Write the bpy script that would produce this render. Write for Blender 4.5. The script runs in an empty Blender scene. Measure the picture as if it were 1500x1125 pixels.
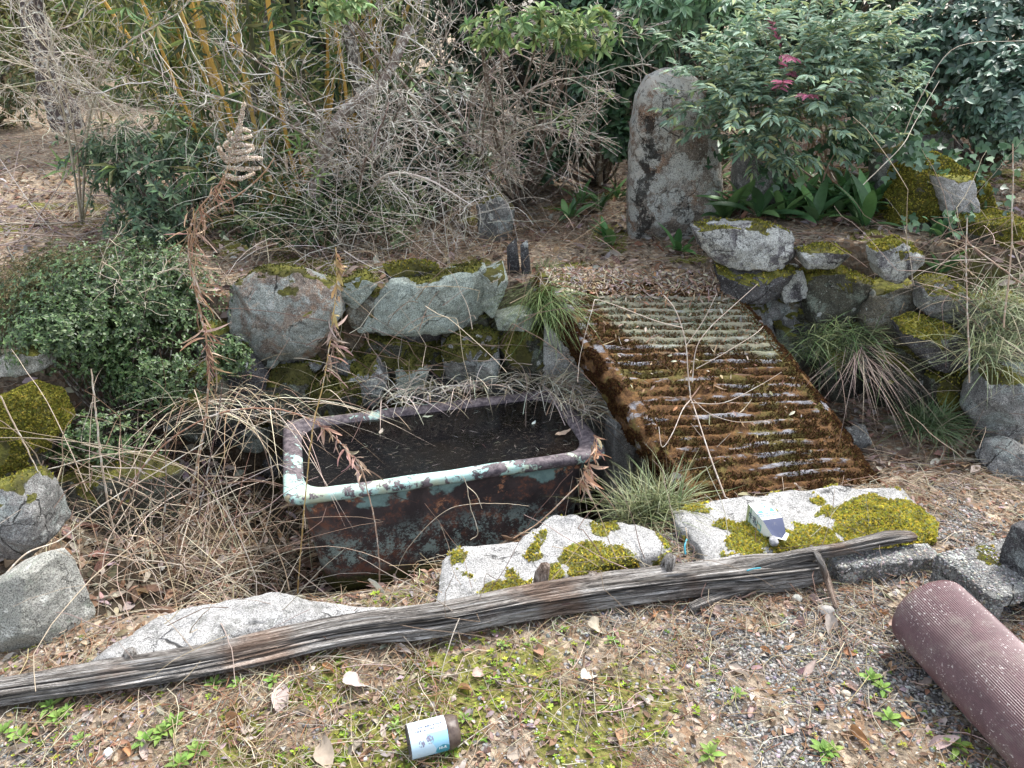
import bpy, bmesh, math, random
import numpy as np
R = math.radians
# ------------------------------------------------------------ camera, world, sun
sc = bpy.context.scene
F_PX, PITCH, EYE = 1133.0, R(26), 1.5
cam = bpy.data.objects.new('camera', bpy.data.cameras.new('camera'))
sc.collection.objects.link(cam)
cam.location = (0, 0, EYE)
cam.rotation_euler = (R(90) - PITCH, 0, 0)
cam.data.sensor_width = 36
cam.data.lens = 36 * F_PX / 1500
cam.data.clip_start = .05
cam.data.clip_end = 2000
sc.camera = cam
SUN_EL, SUN_AZ = R(61), R(42)          # azimuth measured from +Y towards +X
w = bpy.data.worlds.new('World'); sc.world = w; w.use_nodes = True
nt = w.node_tree
sky = nt.nodes.new('ShaderNodeTexSky'); sky.sky_type = 'NISHITA'; sky.sun_disc = False
sky.sun_elevation = SUN_EL; sky.sun_rotation = SUN_AZ
sky.dust_density = 2.5; sky.air_density = 1.0
bg = nt.nodes['Background']; bg.inputs['Strength'].default_value = .15
hs = nt.nodes.new('ShaderNodeHueSaturation'); hs.inputs['Saturation'].default_value = .45
nt.links.new(sky.outputs[0], hs.inputs['Color']); nt.links.new(hs.outputs[0], bg.inputs['Color'])
sl = bpy.data.lights.new('sun', 'SUN'); sl.energy = 1.75; sl.angle = R(9); sl.color = (1, .97, .93)
so = bpy.data.objects.new('sun', sl); sc.collection.objects.link(so)
from mathutils import Vector
sd = Vector((math.sin(SUN_AZ) * math.cos(SUN_EL), math.cos(SUN_AZ) * math.cos(SUN_EL), math.sin(SUN_EL)))
so.rotation_euler = sd.to_track_quat('Z', 'Y').to_euler(); so.location = sd * 20
sc.view_settings.view_transform = 'Standard'; sc.view_settings.look = 'None'
sc.view_settings.gamma = 1; sc.view_settings.exposure = 1.78
sc.cycles.max_bounces = 6; sc.cycles.diffuse_bounces = 3; sc.cycles.glossy_bounces = 2
sc.cycles.transmission_bounces = 3; sc.cycles.transparent_max_bounces = 4
sc.cycles.sample_clamp_indirect = 4

# ------------------------------------------------------------ numeric helpers
rng = np.random.default_rng(7)
def U(a, b, n=None): return rng.uniform(a, b, n)
def _h(ix, iy, iz, s):
    n = (ix * 374761393 + iy * 668265263 + iz * 2147483647 + s * 1274126177) & 0xffffffff
    n = ((n ^ (n >> 13)) * 1274126177) & 0xffffffff
    return ((n ^ (n >> 16)) & 0xffffff) / float(0xffffff)
def vn(P, s=0):
    P = np.asarray(P, float); I = np.floor(P).astype(np.int64); f = P - I; f = f * f * (3 - 2 * f)
    o = 0
    for dx in (0, 1):
        for dy in (0, 1):
            for dz in (0, 1):
                wgt = (f[:, 0] if dx else 1 - f[:, 0]) * (f[:, 1] if dy else 1 - f[:, 1]) * (f[:, 2] if dz else 1 - f[:, 2])
                o = o + wgt * _h(I[:, 0] + dx, I[:, 1] + dy, I[:, 2] + dz, s)
    return o
def fbm(P, s=0, o=4):
    v, a, t = 0, 1.0, 0
    for k in range(o):
        v = v + a * vn(np.asarray(P) * 2 ** k, s + k * 17); t += a; a *= .5
    return v / t                                        # 0..1
def n2(x, y, sc_, s=0, o=3):
    x = np.atleast_1d(np.asarray(x, float)); y = np.atleast_1d(np.asarray(y, float))
    return fbm(np.stack([x * sc_, y * sc_, 0 * x + .5], 1), s, o)
def ss(a, b, x):
    t = np.clip((x - a) / (b - a), 0, 1); return t * t * (3 - 2 * t)
def nrm(v):
    v = np.asarray(v, float); return v / np.maximum(np.linalg.norm(v, axis=-1, keepdims=True), 1e-9)
def ray(px, py):
    a = (px - 750) / F_PX; b = (562.5 - py) / F_PX
    return np.array([a, math.cos(PITCH) + b * math.sin(PITCH), -math.sin(PITCH) + b * math.cos(PITCH)])
def PY(px, py, y):
    r = ray(px, py); t = y / r[1]; return np.array([r[0] * t, y, EYE + r[2] * t])
def PZ(px, py, z):
    r = ray(px, py); t = (z - EYE) / r[2]; return np.array([r[0] * t, r[1] * t, z])

# ------------------------------------------------------------ terrain height
XF = [-4, -2, -1.2, -.45, 0, .5, .62, 1.4, 1.9, 3]; YF = [2.1, 1.95, 1.62, 1.72, 1.96, 2.03, 2.2, 2.3, 2.45, 2.5]
XB = [-6, -3, -1.6, -.9, .2, .9, 1.6, 2.2, 3, 6];   YB = [2.6, 2.75, 2.88, 3.04, 3.18, 3.14, 3.02, 2.88, 2.8, 2.75]
XD = [-4, -2.2, -1.5, -.95, .4, 1.15, 1.35, 2, 6];  ZD = [.2, .0, -.22, -.55, -.57, -.55, -.06, -.03, .0]
XT = [-6, 0, .4, .9, 1.15, 1.6, 6];               ZT = [.42, .40, .40, .42, .6, .62, .7]
def H(x, y):
    x = np.asarray(x, float); y = np.asarray(y, float)
    yf = np.interp(x, XF, YF); yb = np.interp(x, XB, YB); zd = np.interp(x, XD, ZD); zt = np.interp(x, XT, ZT)
    zt = zt + .04 * np.clip(y - 3.3, 0, 12) - .02*np.clip(y-8, 0, 50) + .10 * ss(.8, 2, x) * ss(3.2, 4.2, y)
    a = ss(-.02, .16, y - yf); b = ss(.0, .11, y - yb)
    z = 0 + (zd) * a; z = z * (1 - b) + zt * b
    s = x.shape; xf_ = np.ravel(x); yf_ = np.ravel(y)
    bump = (n2(xf_, yf_, 3, 3) - .5) * .06 + (n2(xf_, yf_, 14, 5) - .5) * .02
    z = z + (bump.reshape(s) if s else bump[0]) * (0.5 + 0.5 * ss(1.5, 3, y))
    return z
def hit(px, py, y0=.8, y1=14):
    r = ray(px, py); ys = np.arange(y0, y1, .01); t = ys / r[1]
    zz = EYE + r[2] * t; hh = H(r[0] * t, ys); k = np.argmax(zz <= hh)
    if zz[k] > hh[k]: k = len(ys) - 1
    return np.array([r[0] * t[k], ys[k], float(hh[k])])

# ------------------------------------------------------------ object helpers
C = sc.collection
def props(o, label=None, cat=None, group=None, kind=None):
    if label: o['label'] = label
    if cat: o['category'] = cat
    if group: o['group'] = group
    if kind or label: o['kind'] = kind or 'thing'
    return o
def empty(name, loc, label, cat, group=None):
    o = bpy.data.objects.new(name, None); C.objects.link(o); o.location = [float(v) for v in loc]; o.empty_display_size = .05
    return props(o, label, cat, group)
def mesh(name, V, F, mat, col=None, mask=None, smooth=True, matidx=None):
    V = np.ascontiguousarray(V, np.float32); Fs = [np.asarray(f, np.int32) for f in (F if isinstance(F, list) else [F]) if len(f)]
    me = bpy.data.meshes.new(name); me.vertices.add(len(V)); me.vertices.foreach_set('co', V.ravel())
    nl = sum(f.size for f in Fs); npol = sum(len(f) for f in Fs)
    me.loops.add(nl); me.polygons.add(npol)
    me.loops.foreach_set('vertex_index', np.concatenate([f.ravel() for f in Fs]))
    cnt = np.concatenate([np.full(len(f), f.shape[1]) for f in Fs]); st = np.concatenate([[0], np.cumsum(cnt)[:-1]])
    me.polygons.foreach_set('loop_start', st.astype(np.int32)); me.polygons.foreach_set('loop_total', cnt.astype(np.int32))
    if smooth: me.polygons.foreach_set('use_smooth', np.ones(npol, bool))
    for nm, c in (('col', col), ('mask', mask)):
        if c is not None:
            a = me.color_attributes.new(nm, 'FLOAT_COLOR', 'POINT')
            c = np.concatenate([c, np.ones((len(c), 1))], 1) if c.shape[1] == 3 else c
            a.data.foreach_set('color', np.ascontiguousarray(c, np.float32).ravel())
    me.update(); me.validate()
    if mat: me.materials.append(mat)
    return me
def obj(name, V, F, mat, parent=None, origin=None, **k):
    V = np.asarray(V, float)
    if parent is not None: origin = np.array(parent['_o'])
    if origin is None: origin = np.zeros(3)
    me = mesh(name, V - origin, F, mat, **k)
    o = bpy.data.objects.new(name, me); C.objects.link(o)
    if parent is not None:
        o.parent = parent; o['_o'] = [float(v) for v in origin]
    else:
        o.location = [float(v) for v in origin]; o['_o'] = [float(v) for v in origin]
    return o
def root(name, loc, label, cat, group=None):
    e = empty(name, loc, label, cat, group); e['_o'] = [float(v) for v in loc]; return e

def frames(d, up=None, roll=None):
    """columns x (width), y (length), z (normal) for each direction d"""
    y = nrm(d); n = len(y)
    up = np.tile([0, 0, 1.], (n, 1)) if up is None else up
    up = up + rng.normal(0, 1e-3, (n, 3))
    x = nrm(np.cross(y, up)); z = np.cross(x, y)
    if roll is not None:
        c, s_ = np.cos(roll)[:, None], np.sin(roll)[:, None]; x, z = x * c + z * s_, z * c - x * s_
    return np.stack([x, y, z], 2)
def scatter(tv, tf, pos, M, size, col, jit=.0):
    """copies of a template (verts, faces) -> V, F, col"""
    pos = np.asarray(pos, float); n = len(pos); size = np.asarray(size, float)
    if size.ndim == 1: size = size[:, None, None] * np.ones((1, 1, 3))
    else: size = size[:, None, :]
    V = np.einsum('nij,nkj->nki', M, tv[None] * size) + pos[:, None, :]
    k = len(tv); F = (tf[None] + (np.arange(n) * k)[:, None, None]).reshape(-1, tf.shape[1])
    col = np.repeat(np.asarray(col, float), k, 0)
    return V.reshape(-1, 3), F, col
class Acc:
    def __init__(s): s.V, s.F, s.C, s.n = [], {}, [], 0
    def add(s, V, F, c):
        c = np.asarray(c, float)
        if c.ndim == 1: c = np.tile(c, (len(V), 1))
        s.F.setdefault(F.shape[1], []).append(F + s.n); s.V.append(V); s.C.append(c); s.n += len(V)
    def obj(s, name, mat, parent=None, **k):
        return obj(name, np.concatenate(s.V), [np.concatenate(f) for f in s.F.values()], mat, parent, col=np.concatenate(s.C), **k)
def pick(cols, n, var=.15):
    cols = np.array(cols, float); c = cols[rng.integers(0, len(cols), n)]
    return np.clip(c * (1 + rng.normal(0, var, (n, 1))) * (1 + rng.normal(0, var * .3, (n, 3))), .005, .95)

def leaf_t(w=.4, fold=.1, droop=.15, wave=0, segs=3, pos=.45):
    """leaf blade of length 1 along +Y"""
    V = [[0, 0, 0]]; 
    for i in range(1, segs + 1):
        t = i / (segs + 1); wd = w / 2 * (math.sin(math.pi * t ** (.5 / (1 - pos) if pos < .5 else .75)) ** .8)
        z = -droop * t * t; zz = z + fold * wd / (w / 2)
        V += [[-wd, t, zz + wave * math.sin(t * 9)], [0, t, z], [wd, t, zz - wave * math.sin(t * 9 + 1)]]
    V.append([0, 1, -droop]); F = []
    F += [[0, 2, 1], [0, 3, 2]]
    for i in range(segs - 1):
        a = 1 + 3 * i
        F += [[a, a + 1, a + 4], [a, a + 4, a + 3], [a + 1, a + 2, a + 5], [a + 1, a + 5, a + 4]]
    a = 1 + 3 * (segs - 1); e = len(V) - 1
    F += [[a, a + 1, e], [a + 1, a + 2, e]]
    return np.array(V, float), np.array(F)
def curl_t(w=.45, curl=1.4, seed=0, nx=4, ny=6, twist=.5):
    """dead leaf: curled, crinkled sheet, length 1"""
    r = np.random.default_rng(seed); V = []
    for j in range(ny + 1):
        t = j / ny; wd = w / 2 * max(math.sin(math.pi * (t * .94 + .03)) ** .7, .03)
        for i in range(nx + 1):
            u = (i / nx - .5) * 2; a = u * curl
            V.append([wd * math.sin(a) / max(curl, .3) * 1.1, t + r.normal(0, .012), wd * (1 - math.cos(a)) / max(curl, .3) + .12 * math.sin(t * 3 + seed) + r.normal(0, .018) + twist * u * wd * (t - .5)])
    F = [[j * (nx + 1) + i, j * (nx + 1) + i + 1, (j + 1) * (nx + 1) + i + 1, (j + 1) * (nx + 1) + i] for j in range(ny) for i in range(nx)]
    V = np.array(V); V[:, 1] -= .5; V[:, 2] -= V[:, 2].min()
    return V, np.array(F)
def straw_t(bend=.15, w=.02, segs=4, seed=0):
    r = np.random.default_rng(seed); V = []
    a, b = r.uniform(-1, 1, 2)
    for i in range(segs + 1):
        t = i / segs; x = bend * a * math.sin(t * math.pi) + bend * .5 * b * math.sin(t * 5); z = abs(bend) * .5 * math.sin(t * math.pi)
        ww = w * (1 - .6 * t)
        V += [[x - ww, t - .5, z], [x + ww, t - .5, z], [x, t - .5, z + ww * 1.2]]
    F = []
    for i in range(segs):
        p = 3 * i; q = p + 3
        for k in range(3): F.append([p + k, p + (k + 1) % 3, q + (k + 1) % 3, q + k])
    return np.array(V), np.array(F)
def tube(pts, rad, sides=5):
    P = np.asarray(pts, float); n = len(P); rad = np.full(n, rad) if np.isscalar(rad) else np.asarray(rad, float)
    T = nrm(np.gradient(P, axis=0)); ref = np.array([.3, .2, 1.]) if abs(T[0, 2]) < .9 else np.array([1., .1, 0])
    X = nrm(np.cross(T, ref)); Y = np.cross(T, X); a = np.arange(sides) * 2 * math.pi / sides
    V = P[:, None] + rad[:, None, None] * (X[:, None] * np.cos(a)[None, :, None] + Y[:, None] * np.sin(a)[None, :, None])
    i = np.arange(n - 1)[:, None] * sides; k = np.arange(sides)[None]; k2 = (k + 1) % sides
    F = np.stack([i + k, i + k2, i + sides + k2, i + sides + k], 2).reshape(-1, 4)
    return V.reshape(-1, 3), F
def smooth_path(pts, n=12):
    P = np.asarray(pts, float); m = len(P)
    if m < 3: return P[0] + (P[-1] - P[0]) * np.linspace(0, 1, n)[:, None]
    ext = np.vstack([2 * P[0] - P[1], P, 2 * P[-1] - P[-2]]); out = []
    for s in np.linspace(0, m - 1 - 1e-6, n):
        k = int(s); t = s - k; a, b, c, d = ext[k:k + 4]
        out.append(.5 * (2 * b + (c - a) * t + (2 * a - 5 * b + 4 * c - d) * t * t + (3 * b - a - 3 * c + d) * t ** 3))
    return np.array(out)
def blades(base, az, lean, L, w, col, droop=.5, segs=5):
    """vectorised curved grass blades: base (n,3)"""
    n = len(base); t = np.linspace(0, 1, segs + 1)[None]
    az, lean, L, w, droop = [np.broadcast_to(v, (n,))[:, None] for v in (az, lean, L, w, droop)]
    out = L * (np.sin(lean) * t + droop * .6 * t * t * np.ones_like(lean)); up = L * (np.cos(lean) * t - droop * t * t * .8)
    cx = base[:, 0:1] + np.cos(az) * out; cy = base[:, 1:2] + np.sin(az) * out; cz = base[:, 2:3] + up
    ww = w * (1 - t ** 2 * .95) / 2; px, py = -np.sin(az), np.cos(az)
    A = np.stack([cx - px * ww, cy - py * ww, cz], 2); B = np.stack([cx + px * ww, cy + py * ww, cz + ww * .4], 2)
    V = np.stack([A, B], 2).reshape(n, -1, 3); k = (segs + 1) * 2
    f = np.array([[2 * i, 2 * i + 1, 2 * i + 3, 2 * i + 2] for i in range(segs)])
    F = (f[None] + (np.arange(n) * k)[:, None, None]).reshape(-1, 4)
    return V.reshape(-1, 3), F, np.repeat(col, k, 0)
def sample_mesh(V, F, n):
    """points + normals on a quad/tri mesh"""
    if F.shape[1] == 4: F = np.concatenate([F[:, [0, 1, 2]], F[:, [0, 2, 3]]])
    a, b, c = V[F[:, 0]], V[F[:, 1]], V[F[:, 2]]; N = np.cross(b - a, c - a); A = np.linalg.norm(N, axis=1)
    k = rng.choice(len(F), n, p=A / A.sum()); u, v = U(0, 1, n), U(0, 1, n); s = u + v > 1; u[s], v[s] = 1 - u[s], 1 - v[s]
    return a[k] + (b - a)[k] * u[:, None] + (c - a)[k] * v[:, None], nrm(N[k]), F[k]

def ico(sub=1):
    bm = bmesh.new(); bmesh.ops.create_icosphere(bm, subdivisions=sub, radius=1); V = np.array([v.co[:] for v in bm.verts]); Fq = np.array([[v.index for v in f.verts] for f in bm.faces]); bm.free(); return V, Fq
# ------------------------------------------------------------ materials
class NT:
    def __init__(s, name):
        s.m = bpy.data.materials.new(name); s.m.use_nodes = True; s.t = s.m.node_tree; s.p = s.t.nodes['Principled BSDF']
        s.c = s.t.nodes.new('ShaderNodeTexCoord').outputs['Object']; s.oi = None
    def off(s, k=37.):
        oi = s.t.nodes.new('ShaderNodeObjectInfo'); m = s.math('MULTIPLY', oi.outputs['Random'], k)
        v = s.t.nodes.new('ShaderNodeVectorMath'); v.operation = 'ADD'; s.l(s.c, v.inputs[0]); s.l(m, v.inputs[1]); s.c = v.outputs[0]
    def l(s, a, b): s.t.links.new(a, b)
    def inp(s, node, k, v):
        if isinstance(v, bpy.types.NodeSocket): s.l(v, node.inputs[k])
        else: node.inputs[k].default_value = (*v, 1) if isinstance(v, tuple) and len(v) == 3 and node.inputs[k].type == 'RGBA' else v
    def scale(s, v3):
        m = s.t.nodes.new('ShaderNodeMapping'); s.l(s.c, m.inputs[0]); m.inputs['Scale'].default_value = v3; return m.outputs[0]
    def noise(s, sc_, det=6, rough=.6, vec=None, dist=0):
        n = s.t.nodes.new('ShaderNodeTexNoise'); s.l(vec or s.c, n.inputs['Vector']); n.inputs['Scale'].default_value = sc_
        n.inputs['Detail'].default_value = det; n.inputs['Roughness'].default_value = rough; n.inputs['Distortion'].default_value = dist
        return n.outputs['Fac']
    def vor(s, sc_, out='Distance', vec=None, feat='F1'):
        n = s.t.nodes.new('ShaderNodeTexVoronoi'); n.feature = feat; s.l(vec or s.c, n.inputs['Vector']); n.inputs['Scale'].default_value = sc_
        return n.outputs[out]
    def math(s, op, a, b=0.0, clamp=False):
        n = s.t.nodes.new('ShaderNodeMath'); n.operation = op; n.use_clamp = clamp; s.inp(n, 0, a); s.inp(n, 1, b); return n.outputs[0]
    def rng_(s, v, a, b, c=0.0, d=1.0):
        n = s.t.nodes.new('ShaderNodeMapRange'); n.interpolation_type = 'SMOOTHSTEP'; s.l(v, n.inputs[0])
        for i, q in enumerate((a, b, c, d)): n.inputs[i + 1].default_value = q
        return n.outputs[0]
    def mix(s, f, a, b, mode='MIX'):
        n = s.t.nodes.new('ShaderNodeMix'); n.data_type = 'RGBA'; n.blend_type = mode
        s.inp(n, 0, f); s.inp(n, 6, a); s.inp(n, 7, b); return n.outputs[2]
    def attr(s, name):
        n = s.t.nodes.new('ShaderNodeAttribute'); n.attribute_name = name; return n.outputs['Color']
    def sep(s, v):
        n = s.t.nodes.new('ShaderNodeSeparateXYZ'); s.l(v, n.inputs[0]); return n.outputs
    def ramp(s, v, stops):
        n = s.t.nodes.new('ShaderNodeValToRGB'); s.l(v, n.inputs[0]); e = n.color_ramp.elements
        while len(e) < len(stops): e.new(.5)
        for q, (p, c) in zip(e, stops): q.position = p; q.color = (*c, 1)
        return n.outputs[0]
    def bump(s, h, strength=.5, dist=.01, prev=None):
        n = s.t.nodes.new('ShaderNodeBump'); s.l(h, n.inputs['Height']); n.inputs['Strength'].default_value = strength
        n.inputs['Distance'].default_value = dist
        if prev is not None: s.l(prev, n.inputs['Normal'])
        return n.outputs[0]
    def out(s, col, rough=.8, nor=None, spec=.3):
        s.inp(s.p, 'Base Color', col); s.inp(s.p, 'Roughness', rough); s.p.inputs['Specular IOR Level'].default_value = spec
        if nor is not None: s.l(nor, s.p.inputs['Normal'])
        return s.m
def mat_leaf(name, rough=.5, spec=.4, trans=.25, vein=0):
    m = NT(name); c = m.attr('col'); c2 = m.mix(m.rng_(m.noise(60, 4), .3, .7, 0, .5), c, (.0, .0, .0), 'MIX')
    c2 = m.mix(.35, c, c2); m.out(c2, rough, None, spec)
    tr = m.t.nodes.new('ShaderNodeBsdfTranslucent'); m.l(c2, tr.inputs[0]); mx = m.t.nodes.new('ShaderNodeMixShader')
    mx.inputs[0].default_value = trans; m.l(m.p.outputs[0], mx.inputs[1]); m.l(tr.outputs[0], mx.inputs[2])
    m.l(mx.outputs[0], m.t.nodes['Material Output'].inputs[0]); return m.m
M_GREEN = mat_leaf('glossy_green_leaf', .42, .4, .2)
M_SOFT = mat_leaf('soft_green_leaf', .6, .3, .3)
M_DEAD = mat_leaf('dead_leaf', .85, .15, .2)
M_STRAW = mat_leaf('dry_straw', .7, .25, .15)
M_MOSS = mat_leaf('moss_tufts', .9, .1, .25)
def mat_twig():
    m = NT('bark_twig'); c = m.attr('col'); n = m.noise(35, 5); l = m.rng_(n, .5, .62)
    return m.out(m.mix(l, c, m.mix(.6, c, (.62, .62, .56))), .85, m.bump(m.noise(120, 3), .4, .003), .2)
M_TWIG = mat_twig()
def mat_pebble():
    m = NT('pebble'); c = m.attr('col'); n = m.noise(90, 5)
    return m.out(m.mix(m.rng_(n, .35, .65, .6, 0.0), c, (.1, .1, .1)), .8, m.bump(n, .3, .003))
M_PEB = mat_pebble()
def mat_rock(name, base, dark, lich=(.5, .56, .5), lamt=.5, spot=.3, stain=.5, rust=0., rustc=(.35, .17, .08), fine=1., mossc=((.09, .095, .02), (.22, .21, .045))):
    m = NT(name); m.off(); mk = m.sep(m.attr('mask'))
    big = m.noise(5, 8, .65, dist=.6); mid = m.noise(16, 8, .7); fin = m.noise(70, 6, .75); gr = m.noise(260, 4, .8)
    c = m.mix(m.rng_(big, .36, .62), dark, base)
    c = m.mix(m.rng_(mid, .3, .72, .55, 0.), c, dark)
    if rust: c = m.mix(m.math('MULTIPLY', m.rng_(m.noise(6, 6, .6, dist=1), .5, .62), rust), c, rustc)
    streak = m.noise(9, 6, .6, vec=m.scale((1, 1, .25)), dist=.4)
    c = m.mix(m.math('MULTIPLY', m.rng_(streak, .54, .66), stain), c, (.02, .02, .018))
    lm = m.math('MULTIPLY', m.rng_(m.noise(7, 9, .72, dist=.4), .60 - .22 * lamt, .68 - .2 * lamt), .8)
    c = m.mix(lm, c, m.mix(m.rng_(fin, .3, .7), tuple(q * .7 for q in lich), lich))
    if spot:
        v = m.vor(11, vec=None); vs = m.math('ADD', v, m.math('MULTIPLY', fin, .35))
        sm = m.math('MULTIPLY', m.rng_(vs, .26 + .38 * spot, .29 + .40 * spot, 1., 0.), m.rng_(mid, .40, .48))
        c = m.mix(m.math('MULTIPLY', sm, .85), c, (.62, .64, .6))
        v2 = m.vor(38); c = m.mix(m.rng_(m.math('ADD', v2, m.math('MULTIPLY', mid, .5)), .3 + .1 * spot, .35 + .12 * spot, .8, 0.), c, (.55, .58, .52))
    g2 = m.noise(28, 9, .8, dist=.3); c = m.mix(m.math('MULTIPLY', m.rng_(g2, .56, .60), .55), c, tuple(min(1, q * 1.75) for q in base))
    c = m.mix(m.math('MULTIPLY', m.rng_(g2, .44, .40), .6), c, tuple(q * .45 for q in dark))
    c = m.mix(m.math('MULTIPLY', m.rng_(m.noise(130, 5, .8), .56, .6), .35), c, lich)
    c = m.mix(m.rng_(gr, .38, .56, .75, 0.), c, (.02, .02, .02), 'MIX')
    c = m.mix(m.rng_(m.math('ADD', mk[1], m.math('MULTIPLY', m.math('SUBTRACT', g2, .5), 2.6)), .42, .55, 0, .85), c, (.012, .012, .012))
    c = m.mix(m.rng_(m.math('ADD', mk[2], m.math('MULTIPLY', m.math('SUBTRACT', g2, .5), 3.)), .42, .5, 0, .8), c, (.56, .55, .5))
    nn_ = m.t.nodes.new('ShaderNodeVectorMath'); nn_.operation = 'ADD'; m.l(m.c, nn_.inputs[0]); m.l(m.math('MULTIPLY', mid, .12), nn_.inputs[1])
    ck = m.vor(6.5, 'Distance', nn_.outputs[0], 'DISTANCE_TO_EDGE'); ckf = m.math('MULTIPLY', m.rng_(ck, .004, .016, 1., 0.), m.rng_(m.noise(5, 3), .5, .6))
    c = m.mix(m.math('MULTIPLY', ckf, .85), c, (.015, .014, .013))
    mc = m.mix(m.rng_(m.noise(30, 5), .35, .65), mossc[0], mossc[1]); mc = m.mix(m.rng_(m.noise(6, 5), .42, .6, .75, 0.), mc, (.05, .045, .02))
    mm = m.rng_(m.math('ADD', mk[0], m.math('MULTIPLY', m.math('SUBTRACT', fin, .5), .9)), .4, .55)
    c = m.mix(mm, c, mc)
    b = m.bump(mid, .9, .025 * fine); b = m.bump(g2, .8, .012 * fine, b); b = m.bump(fin, .7, .006, b); b = m.bump(gr, .35, .002, b); b = m.bump(m.math('SUBTRACT', 1.0, ckf), .8, .008, b)
    return m.out(c, .88, b, .2)
RK = {
 'pink': mat_rock('pinkish_stone', (.40, .32, .25), (.22, .18, .15), (.48, .54, .50), .7, .3, .3, .8, (.38, .24, .15)),
 'green': mat_rock('pale_green_stone', (.47, .51, .44), (.30, .33, .28), (.52, .60, .53), .8, .12, .4),
 'grey': mat_rock('grey_stone', (.36, .35, .33), (.18, .18, .17), (.45, .5, .47), .45, .2, .4),
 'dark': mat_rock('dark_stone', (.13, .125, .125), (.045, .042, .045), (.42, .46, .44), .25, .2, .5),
 'spotted': mat_rock('white_lichen_stone', (.20, .19, .195), (.08, .075, .08), (.60, .62, .57), .75, .8, .4),
 'tan': mat_rock('tan_stone', (.24, .21, .15), (.10, .095, .075), (.4, .43, .38), .3, .1, .4, .2, (.35, .27, .15)),
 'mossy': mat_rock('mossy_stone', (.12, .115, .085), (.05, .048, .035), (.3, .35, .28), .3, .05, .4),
 'light': mat_rock('pale_granite', (.52, .515, .50), (.40, .395, .38), (.27, .27, .25), .22, 0, .12, fine=.6),
 'boulder': mat_rock('pale_boulder', (.60, .58, .52), (.38, .38, .33), (.34, .39, .31), .3, 0, .2, fine=.8),
 'monolith': mat_rock('standing_stone_granite', (.40, .345, .29), (.21, .18, .15), (.6, .6, .55), .55, 1.1, .3, .6, (.42, .23, .13)),
 'cement': mat_rock('pale_cement', (.56, .56, .53), (.34, .34, .32), (.5, .52, .48), .3, 0, .5, fine=.5),
 'concrete': mat_rock('old_concrete', (.36, .355, .34), (.16, .16, .15), (.42, .43, .4), .5, .45, .5, fine=.9),
}
def mat_ground():
    m = NT('leafy_soil'); mk = m.sep(m.attr('mask'))
    a = m.noise(9, 8, .7); b = m.noise(40, 8, .75); v = m.vor(70, 'Color'); vd = m.vor(70); vb = m.vor(150, 'Color'); vsep = m.sep(v)
    soil = m.mix(m.rng_(a, .35, .65), (.10, .078, .058), (.21, .165, .12))
    soil = m.mix(m.rng_(b, .4, .65), soil, (.33, .27, .2))
    soil = m.mix(m.math('MULTIPLY', m.rng_(vsep[0], .72, .78), .8), soil, (.24, .15, .09))
    soil = m.mix(m.math('MULTIPLY', m.rng_(vsep[1], .82, .86), .8), soil, (.46, .37, .27))
    gr = m.mix(m.rng_(m.sep(vb)[0], .1, .9), (.09, .085, .08), (.34, .33, .31)); gr = m.mix(m.rng_(m.vor(150), .45, .7), gr, (.06, .055, .05))
    soil = m.mix(m.rng_(m.math('ADD', mk[1], m.math('SUBTRACT', b, .5)), .35, .6), soil, gr)
    ms = m.mix(m.rng_(m.noise(55, 4), .35, .65), (.08, .085, .02), (.22, .21, .06))
    soil = m.mix(m.rng_(m.math('ADD', mk[0], m.math('SUBTRACT', b, .5)), .45, .6), soil, ms)
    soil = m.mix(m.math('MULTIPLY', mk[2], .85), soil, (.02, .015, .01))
    n = m.bump(b, .8, .015); n = m.bump(vd, .6, .006, n)
    return m.out(soil, .92, n, .15)

# ------------------------------------------------------------ ground sheet
def axis(a, b, d, far):
    core = np.arange(a, b, d); g = 1.16; lo, hi = [a], [b]; s = d
    while hi[-1] < far: s *= g; hi.append(hi[-1] + s)
    s = d
    while lo[-1] > -far: s *= g; lo.append(lo[-1] - s)
    return np.array(lo[:0:-1] + list(core) + hi)
def green_mask(x, y):      # low moss and sprouts on the near bank
    g = ss(.43, .60, n2(x, y, 3.2, 11)) * ss(1.9, 1.2, x * 0 + y + .35 * x)
    g = g * (.35 + .65 * ss(.7, -.1, np.abs(x + .05) - .3)) 
    return g * ss(0, .05, np.interp(x, XF, YF) - y)
def gravel_mask(x, y):
    g = ss(.35, .7, n2(x, y, 5, 23)) * ss(-.3, .7, x) + .9 * ss(.5, .1, np.hypot((x - .95) / .8, (y - 1.45) / .45)) + .6 * ss(.5, .1, np.hypot((x + 1.05) / .5, (y - 1.2) / .25))
    return np.clip(g, 0, 1) * ss(0, .05, np.interp(x, XF, YF) - y)
gx = axis(-2.6, 2.8, .022, 400); gy = axis(.6, 4.4, .022, 400)
X, Y = np.meshgrid(gx, gy); Z = H(X, Y); nx, ny = len(gx), len(gy)
x_, y_ = X.ravel(), Y.ravel()
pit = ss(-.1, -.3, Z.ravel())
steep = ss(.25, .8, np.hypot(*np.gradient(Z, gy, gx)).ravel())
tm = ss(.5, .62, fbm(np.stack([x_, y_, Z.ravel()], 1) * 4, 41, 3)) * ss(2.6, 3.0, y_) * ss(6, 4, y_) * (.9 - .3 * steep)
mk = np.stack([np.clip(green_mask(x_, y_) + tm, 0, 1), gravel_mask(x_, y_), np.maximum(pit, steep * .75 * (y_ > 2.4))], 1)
i = (np.arange(ny - 1)[:, None] * nx + np.arange(nx - 1)[None]).ravel()
M_GROUND = mat_ground()
props(obj('ground', np.stack([x_, y_, Z.ravel()], 1), np.stack([i, i + 1, i + nx + 1, i + nx], 1), M_GROUND, mask=mk), kind='structure')

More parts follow.
